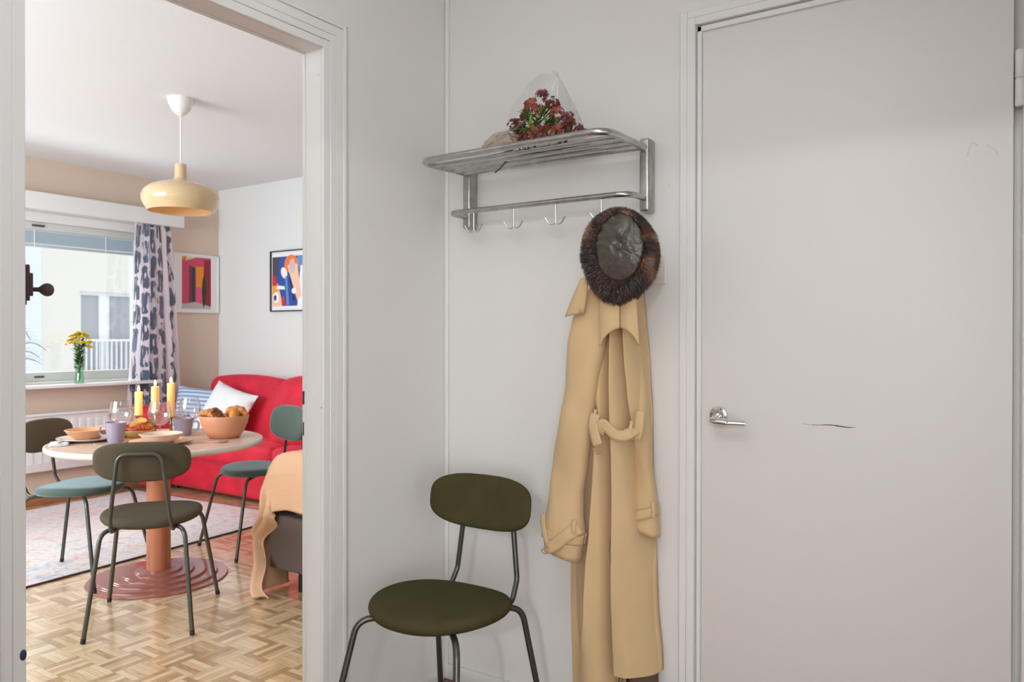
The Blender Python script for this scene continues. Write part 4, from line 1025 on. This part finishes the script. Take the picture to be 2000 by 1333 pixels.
# ------------------------------------------------------------------ HAT
ht = thing('fur_hat', 'dark brown fur hat with grey leather crown hung over the coat', 'hat', (.80, -.142, 1.57))
HC = Vector((.811, -.262, 1.467))
OUT = [(1279, 482), (1259, 434), (1216, 404), (1158, 427), (1134, 482), (1142, 537), (1167, 580), (1194, 599), (1216, 594), (1243, 571), (1264, 551), (1277, 519)]
OUTW = [(.895, 1.467), (.862, 1.535), (.793, 1.585), (.695, 1.56), (.652, 1.482), (.667, 1.4), (.713, 1.336), (.758, 1.306), (.795, 1.314), (.838, 1.346), (.871, 1.374), (.892, 1.417)]
NA = 72
def outr(a):
    angs = []
    for x, z in OUTW: angs.append((math.atan2(z-1.462, x-.797) % (2*PI), x, z))
    angs.sort(); a %= 2*PI
    for k in range(len(angs)):
        a0, x0, z0 = angs[k]; a1, x1, z1 = angs[(k+1) % len(angs)]
        aa = a if a >= a0 or k < len(angs)-1 else a+2*PI
        a1_ = a1 if a1 > a0 else a1+2*PI
        if a0 <= aa <= a1_:
            t = (aa-a0)/(a1_-a0); r0 = math.hypot(x0-.797, z0-1.462); r1 = math.hypot(x1-.797, z1-1.462); return r0+(r1-r0)*(t*t*(3-2*t)*.5+t*.5)
    a0, x0, z0 = angs[-1]; return math.hypot(x0-.797, z0-1.462)
RO = [outr(2*PI*i/NA) for i in range(NA)]
RO = [(RO[i-1]+RO[i]*2+RO[(i+1) % NA])/4 for i in range(NA)]
def crown_r(a): return 1/math.sqrt((math.cos(a)/.0735)**2+(math.sin(a)/.0925)**2)
rings = []
# profile: from inner lip of crown edge, over the bulging fur band, to the back opening
for t in range(15):
    s = t/14
    row = []
    for i in range(NA):
        a = 2*PI*i/NA; rc = crown_r(a)*.97; ro = RO[i]-.0075
        c0 = Vector((HC.x, 0, HC.z)); c1 = Vector((.797, 0, 1.462))
        k = min(1, s/.55); kk = math.sin(k*PI/2)
        r_ = rc+(ro-rc)*kk*(1 if s < .75 else 1-.22*((s-.75)/.25)**2)
        c = c0.lerp(c1, kk)
        y = -.266+.115*s - .016*math.sin(min(1, s*2.1)*PI)-.024*math.cos(a)*kk
        row.append(Vector((c.x+r_*math.cos(a), y, c.z+r_*math.sin(a))))
    rings.append(row)
mb = MB(); mb.loft(rings, False, True); band = obj('fur_band', mb, M['fur_base'], ht, world=True, angle=0)
for p in band.data.polygons: p.use_smooth = True
# fur strands
mb = MB(); r4 = random.Random(5)
def ringpt(s, a):
    s = max(0, min(.999, s)); i = a/(2*PI)*NA % NA; i0 = int(i); fi = i-i0; t = s*14; t0 = int(t); ft = t-t0
    A = rings[t0][i0 % NA].lerp(rings[t0][(i0+1) % NA], fi); B = rings[t0+1][i0 % NA].lerp(rings[t0+1][(i0+1) % NA], fi); return A.lerp(B, ft)
for k in range(15000):
    a = r4.random()*2*PI; s = r4.random()**.8*.97
    p = ringpt(s, a); du = ringpt(s+.03, a)-ringpt(s-.03, a); dv = ringpt(s, a+.04)-ringpt(s, a-.04)
    n_ = dv.cross(du)
    if n_.length < 1e-9: continue
    n_.normalize()
    if n_.dot(p-Vector((.80, -.15, 1.465))) < 0: n_ = -n_
    dv.normalize(); du.normalize()
    fl_ = nz(math.cos(a)*3, math.sin(a)*3, s*3)
    d = (n_*(.55+.25*r4.random())+du*(.45+.3*fl_)+dv*(.55*fl_+.25*r4.gauss(0, 1))-Vector((0, 0, .18))).normalized()
    L = .007+.008*r4.random(); w = .00042+.0004*r4.random(); sd = d.cross(n_)
    if sd.length < 1e-6: continue
    sd.normalize()
    v = nz(math.cos(a)*2.6+4, math.sin(a)*2.6, s*2.2)*1.3+r4.gauss(0, .22)
    mb.mi = 0 if v < -.26 else 4 if v < -.08 else 1 if v < .26 else 2 if v < .52 else 3
    if r4.random() < .035: mb.mi = 3
    m_ = p+d*L*.55; e_ = p+d*L-Vector((0, 0, .002))
    A, B, Cc, D_, E_ = mb.v(p-sd*w), mb.v(p+sd*w), mb.v(m_+sd*w*.8), mb.v(m_-sd*w*.8), mb.v(e_)
    mb.face((A, B, Cc, D_)); mb.face((D_, Cc, E_))
fo = obj('fur', mb, FUR, band, angle=0); fo.data.transform(Matrix.Translation(-WORLDLOC[ht.name]))
# leather crown: domed ellipse of quarter panels with seams and wrinkles
mb = MB(); P = []
seams = [R(8), R(-32), R(80), R(158), R(250)]
for i in range(97):
    a = 2*PI*i/96; row = []
    for j in range(26):
        q_ = j/25; r_ = crown_r(a)*q_; x = r_*math.cos(a); z = r_*math.sin(a)
        dome = .020*(1-q_**2.2)-.012*math.exp(-(q_/.20)**2)
        sm = 0
        for s_ in (R(-30), R(62), R(160), R(248)):
            da = (a-s_+PI) % (2*PI)-PI; sm += math.exp(-((da*max(q_, .02))/.022)**2)
        wr = .0045*nz(x*30, z*30, 2)+.003*math.sin((x*.5+z)*190+6*nz(x*14, z*14))*max(0, math.cos(a-R(155)))*q_ + .002*nz(x*90, z*90, 7)
        row.append((HC.x+x, -.262-dome+.0035*sm*(.35+q_*.5)-wr*(1-.3*q_), HC.z+z))
    P.append(row)
mb.grid(P); bmesh.ops.remove_doubles(mb.b, verts=mb.b.verts, dist=.00005)
cr = obj('leather_crown', mb, M['leather'], ht, world=True, angle=0)
for p in cr.data.polygons: p.use_smooth = True
mb = MB(); disc(mb, [(.0105, -.006), (.0118, 0), (.0105, .004), (.0065, .0062), (.001, .0068)], (HC.x+.003, -.2725, HC.z+.001), 24); obj('button', mb, M['leather'], ht, world=True)

# ------------------------------------------------------------------ TRENCH COAT
ct = thing('trench_coat', 'long beige trench coat hanging from the hat rack below the fur hat', 'coat', (.70, -.02, .12))
SL_L = [(.664, 1.381), (.629, 1.34), (.601, 1.28), (.591, 1.204), (.589, 1.067), (.576, .975), (.551, .858), (.539, .742), (.524, .669), (.519, .63), (.521, .575)]
SL_R = [(.693, 1.381), (.710, 1.323), (.716, 1.254), (.711, 1.205), (.695, 1.086), (.682, 1.004), (.660, .831), (.647, .755), (.647, .693), (.652, .649), (.637, .562)]
B_L = [(.672, 1.395), (.664, 1.28), (.655, 1.159), (.625, .998), (.580, .851), (.555, .739), (.535, .625), (.528, .568), (.528, .368), (.534, .163), (.536, .10)]
B_R = [(.772, 1.395), (.783, 1.279), (.793, 1.161), (.803, 1.007), (.806, .868), (.808, .765), (.812, .663), (.816, .612), (.823, .427), (.838, .275), (.839, .236)]
SR_L = [(.715, 1.365), (.735, 1.281), (.748, 1.159), (.760, .996), (.765, .857), (.770, .726), (.776, .640)]
SR_R = [(.776, 1.34), (.787, 1.273), (.788, 1.16), (.806, 1.025), (.818, .847), (.833, .751), (.841, .655)]
F0 = [(.690, 1.0), (.678, .86), (.672, .76), (.664, .66), (.652, .54), (.646, .40), (.612, .2), (.585, .1)]
F1 = [(.721, 1.24), (.722, 1.043), (.724, .866), (.726, .57), (.725, .225), (.724, .1)]
F2 = [(.752, 1.25), (.758, 1.15), (.764, 1.074), (.774, .958), (.788, .828), (.806, .672), (.822, .516)]
F3 = [(.786, 1.25), (.802, 1.15), (.812, 1.06), (.814, .989), (.815, .874)]
def body_y(x, z, xl, xr):
    u = (x-xl)/(xr-xl)
    T = .150-.025*smooth01((.5-z)/.4)
    y = -(.022+T*max(0, math.sin(PI*max(0.004, min(.996, u))))**.42)
    # left part recessed behind the front panel
    x0 = interp(F0, z)
    if z < 1.05: y += .075*smooth01((x0-x)/.014+.5)*smooth01((1.05-z)/.15)
    for F, d, wl, wr, za, zb_, zt in ((F1, .075, .016, .005, 1.24, .05, .06), (F2, .060, .015, .0045, 1.25, .50, .2), (F3, .050, .014, .0045, 1.25, .86, .15)):
        f = smooth01((za+.05-z)/.06)*smooth01((z-zb_)/zt)
        s = x-interp(F, z); y += d*f*math.exp(-(s/(wl if s < 0 else wr))**2)
    y -= .010*math.sin(u*PI*5+1.2+.8*math.sin(z*3))*smooth01((.9-z)/.4)*math.sin(PI*u)
    y += .006*nz(x*14, z*3.2, 1)+.0025*nz(x*30, z*9, 5)
    return min(y, -.024)
def body_hem(u): return .236 if u > .64 else .105
mb = MB(); NU, NVV = 280, 150
front = []; back = []
for i in range(NU):
    u = i/(NU-1); f = []; bk = []
    zt, zb_ = 1.392, body_hem(u)
    for j in range(NVV):
        v = j/(NVV-1); z = zt+(zb_-zt)*v
        xl, xr = interp(B_L, z), interp(B_R, z); x = xl+(xr-xl)*u
        f.append((x, body_y(x, z, xl, xr), z)); bk.append((x, -.016-.004*math.sin(PI*u), z))
    front.append(f); back.append(bk)
A = mb.grid(front); Bk = mb.grid(back)
for i in (0, NU-1):
    for j in range(NVV-1): mb.face((A[i][j], A[i][j+1], Bk[i][j+1], Bk[i][j]))
for i in range(NU-1): mb.face((A[i][0], A[i+1][0], Bk[i+1][0], Bk[i][0]))
body = obj('coat_body', mb, M['coat'], ct, world=True, angle=0)
for p in body.data.polygons: p.use_smooth = True
mb = MB(); mb.grid([[(x, y_, z) for z in (.235, .10)] for x, y_ in ((.735, -.05), (.76, -.07), (.79, -.055), (.83, -.035))]); obj('lining', mb, M['coat_dark'], ct, world=True, mods=[solid(.003)])
def sleeve(tl, tr, yc, depth, zt, zb_, seed, name):
    mb = MB(); rings = []; n = 64; m = 32
    for j in range(n):
        t = j/(n-1); z = zt+(zb_-zt)*t; xl, xr = interp(tl, z), interp(tr, z); cx = (xl+xr)/2; hw = (xr-xl)/2; row = []
        dp = depth*(.55+.45*smooth01(t/.12)); y0 = yc(t)
        for k in range(m):
            a = 2*PI*k/m; ca, sa = math.cos(a), math.sin(a)
            w = 1+.05*nz(ca*2+seed, sa*2, t*9)
            x = cx+hw*math.copysign(abs(ca)**.9, ca); y = y0-dp*math.copysign(abs(sa)**.8, sa)*w
            y += .007*math.sin((z*3.2+x*2.5)*PI*2+seed)*max(0, sa)*(.3+.7*t)+.006*nz(x*18+seed, z*7)
            y -= .0035*max(0, sa)*math.sin(38*z+16*x+5*nz(x*6, z*5, seed))*math.exp(-((t-.52)/.17)**2)+.0025*max(0, sa)*math.sin(70*z-25*x+4*nz(x*9, z*6, seed))*smooth01((t-.75)/.15)
            zz_ = z-(.012*ca*(1 if t > .9 else 0)*((t-.9)/.1 if t > .9 else 0))
            row.append(Vector((x, y, zz_)))
        rings.append(row)
    # turn the cuff inwards
    last = rings[-1]; c = sum(last, Vector())/m
    rings.append([c+(p-c)*.93 for p in last]); rings.append([c+(p-c)*.90+Vector((0, 0, .05)) for p in last])
    mb.loft(rings, True, False); o = obj(name, mb, M['coat'], ct, world=True, angle=0)
    for p in o.data.polygons: p.use_smooth = True
    return rings
rl = sleeve(SL_L, SL_R, lambda t: -.128-.040*smooth01(t*2.2), .036, 1.381, .572, 1.3, 'sleeve')
rr_ = sleeve(SR_L, SR_R, lambda t: -.056-.006*t, .030, 1.365, .648, 4.1, 'sleeve')
# cuff straps
def strap(tl, tr, yc, depth, z, tilt, hgt, name='cuff_strap', grow=1.06):
    mb = MB(); P = []
    for k in range(41):
        a = 2*PI*k/40; ca, sa = math.cos(a), math.sin(a); row = []
        for q_ in (0, .25, .5, .75, 1):
            z_ = z+hgt*(q_-.5)+tilt*ca; xl, xr = interp(tl, z_), interp(tr, z_)
            row.append((((xl+xr)/2)+(xr-xl)/2*grow*math.copysign(abs(ca)**.9, ca), yc-depth*grow*1.05*math.copysign(abs(sa)**.8, sa), z_))
        P.append(row)
    mb.grid(P); return obj(name, mb, M['coat'], ct, world=True, mods=[solid(.004)], angle=60)
strap(SL_L, SL_R, -.168, .038, .632, -.006, .030)
strap(SR_L, SR_R, -.062, .032, .705, .012, .028)
def ribbon(pts, w, name, m=None, wdir=None, thick=.0026, parent=ct, n=8):
    # pts: centre line (x,y,z); the ribbon is as wide as w across its path, facing the room
    P = [Vector(p) for p in pts]; Q = []
    for i in range(len(P)-1):
        p0, p1, p2, p3 = P[max(0, i-1)], P[i], P[i+1], P[min(len(P)-1, i+2)]
        for k in range(n):
            t = k/n; Q.append(.5*((2*p1)+(-p0+p2)*t+(2*p0-5*p1+4*p2-p3)*t*t+(-p0+3*p1-3*p2+p3)*t**3))
    Q.append(P[-1]); mb = MB(); rows = []
    for i, p in enumerate(Q):
        d = (Q[min(i+1, len(Q)-1)]-Q[max(0, i-1)]).normalized(); s = d.cross(Vector((0, 1, 0))); s = s.normalized() if s.length > .2 else Vector((0, 0, 1))
        rows.append([p+s*w*(f-.5)-Vector((0, .0005*math.sin(PI*f), 0)) for f in (0, .25, .5, .75, 1)])
    mb.grid(rows); return obj(name, mb, m or M['coat'], parent, world=True, mods=[solid(thick)], angle=60)
def dring(c, r, name='buckle_ring', rot=0, parent=ct):
    mb = MB(); pts = []
    for k in range(19):
        a = PI+PI*k/18+rot; pts.append((c[0]+r*math.cos(a), c[1]-.002*math.sin(a), c[2]+r*1.15*math.sin(a)))
    pts.append(pts[0]); mb.tube(fillet(pts, .002, 1), .0021, 8); return obj(name, mb, M['buckle'], parent, world=True)
# left cuff: crossed strap end and ring
ribbon([(.546, -.210, .602), (.562, -.216, .600), (.586, -.216, .615), (.616, -.214, .640), (.642, -.206, .660), (.651, -.194, .667)], .036, 'cuff_strap')
ribbon([(.528, -.194, .690), (.535, -.206, .662), (.548, -.213, .628), (.560, -.214, .606)], .016, 'cuff_strap')
ribbon([(.640, -.205, .690), (.642, -.212, .662), (.641, -.206, .640)], .013, 'strap_loop')
dring((.546, -.216, .596), .015, rot=.6)
ribbon([(.832, -.086, .746), (.837, -.092, .720), (.836, -.091, .700)], .010, 'strap_loop')
# hanging collar leaf over the left shoulder
mb = MB(); P = []
for i in range(9):
    u = i/8; row = []
    for j in range(13):
        v = j/12
        x = (.656+(.676-.656)*u)*(1-v)+(.600+(.662-.600)*u)*v; z = (1.392)*(1-v)+(1.282+.008*u)*v
        row.append((x+.004*math.sin(v*PI)*u, -.182-.018*math.sin(PI*(.2+.7*u))*math.sin(PI*(.3+.5*v))-.004*u, z))
    P.append(row)
mb.grid(P); obj('shoulder_flap', mb, M['coat'], ct, world=True, mods=[solid(.005)], angle=60)
mb = MB(); disc(mb, [(.0065, 0), (.007, .002), (.005, .0035), (.001, .003)], (.656, -.196, 1.297), 20); obj('button', mb, M['buckle'], ct, world=True)
# storm flap: two lobes lying over the back
def lobe(top, bot, yo, name='storm_flap'):
    mb = MB(); P = []; n = 24
    for i in range(n+1):
        u = i/n; xt = top[0][0]+(top[1][0]-top[0][0])*u; zt = top[0][1]+(top[1][1]-top[0][1])*u
        k = u*(len(bot)-1); k0 = min(int(k), len(bot)-2); f = k-k0; xb = bot[k0][0]*(1-f)+bot[k0+1][0]*f; zb_ = bot[k0][1]*(1-f)+bot[k0+1][1]*f
        row = []
        for j in range(15):
            v = j/14; x = xt+(xb-xt)*v; z = zt+(zb_-zt)*v
            row.append((x, yo-.016*math.sin(PI*(.12+.76*u))-.012*v+.004*nz(x*20, z*12, 6), z))
        P.append(row)
    mb.grid(P); return obj(name, mb, M['coat'], ct, world=True, mods=[solid(.004)], angle=60)
lobe([(.716, 1.372), (.776, 1.372)], [(.722, 1.196), (.735, 1.216), (.752, 1.231), (.770, 1.242), (.783, 1.247)], -.186)
lobe([(.772, 1.372), (.822, 1.352)], [(.781, 1.247), (.797, 1.245), (.812, 1.236), (.826, 1.221), (.838, 1.198)], -.176)
# belt
ribbon([(.699, -.186, 1.000), (.694, -.192, .975), (.700, -.194, .942), (.711, -.195, .912)], .030, 'belt')
ribbon([(.710, -.186, .945), (.716, -.192, .966), (.728, -.192, .972), (.745, -.188, .956), (.765, -.192, .945), (.788, -.190, .943), (.806, -.184, .952), (.816, -.170, .962)], .031, 'belt')
ribbon([(.821, -.148, 1.010), (.822, -.158, .985), (.821, -.162, .955), (.815, -.165, .938)], .028, 'belt')
ribbon([(.696, -.180, 1.012), (.697, -.186, .985), (.702, -.187, .965)], .009, 'belt_loop'); ribbon([(.806, -.172, .985), (.807, -.184, .955), (.807, -.178, .93)], .010, 'belt_loop')
dring((.710, -.198, .900), .0115); dring((.808, -.180, .934), .013)
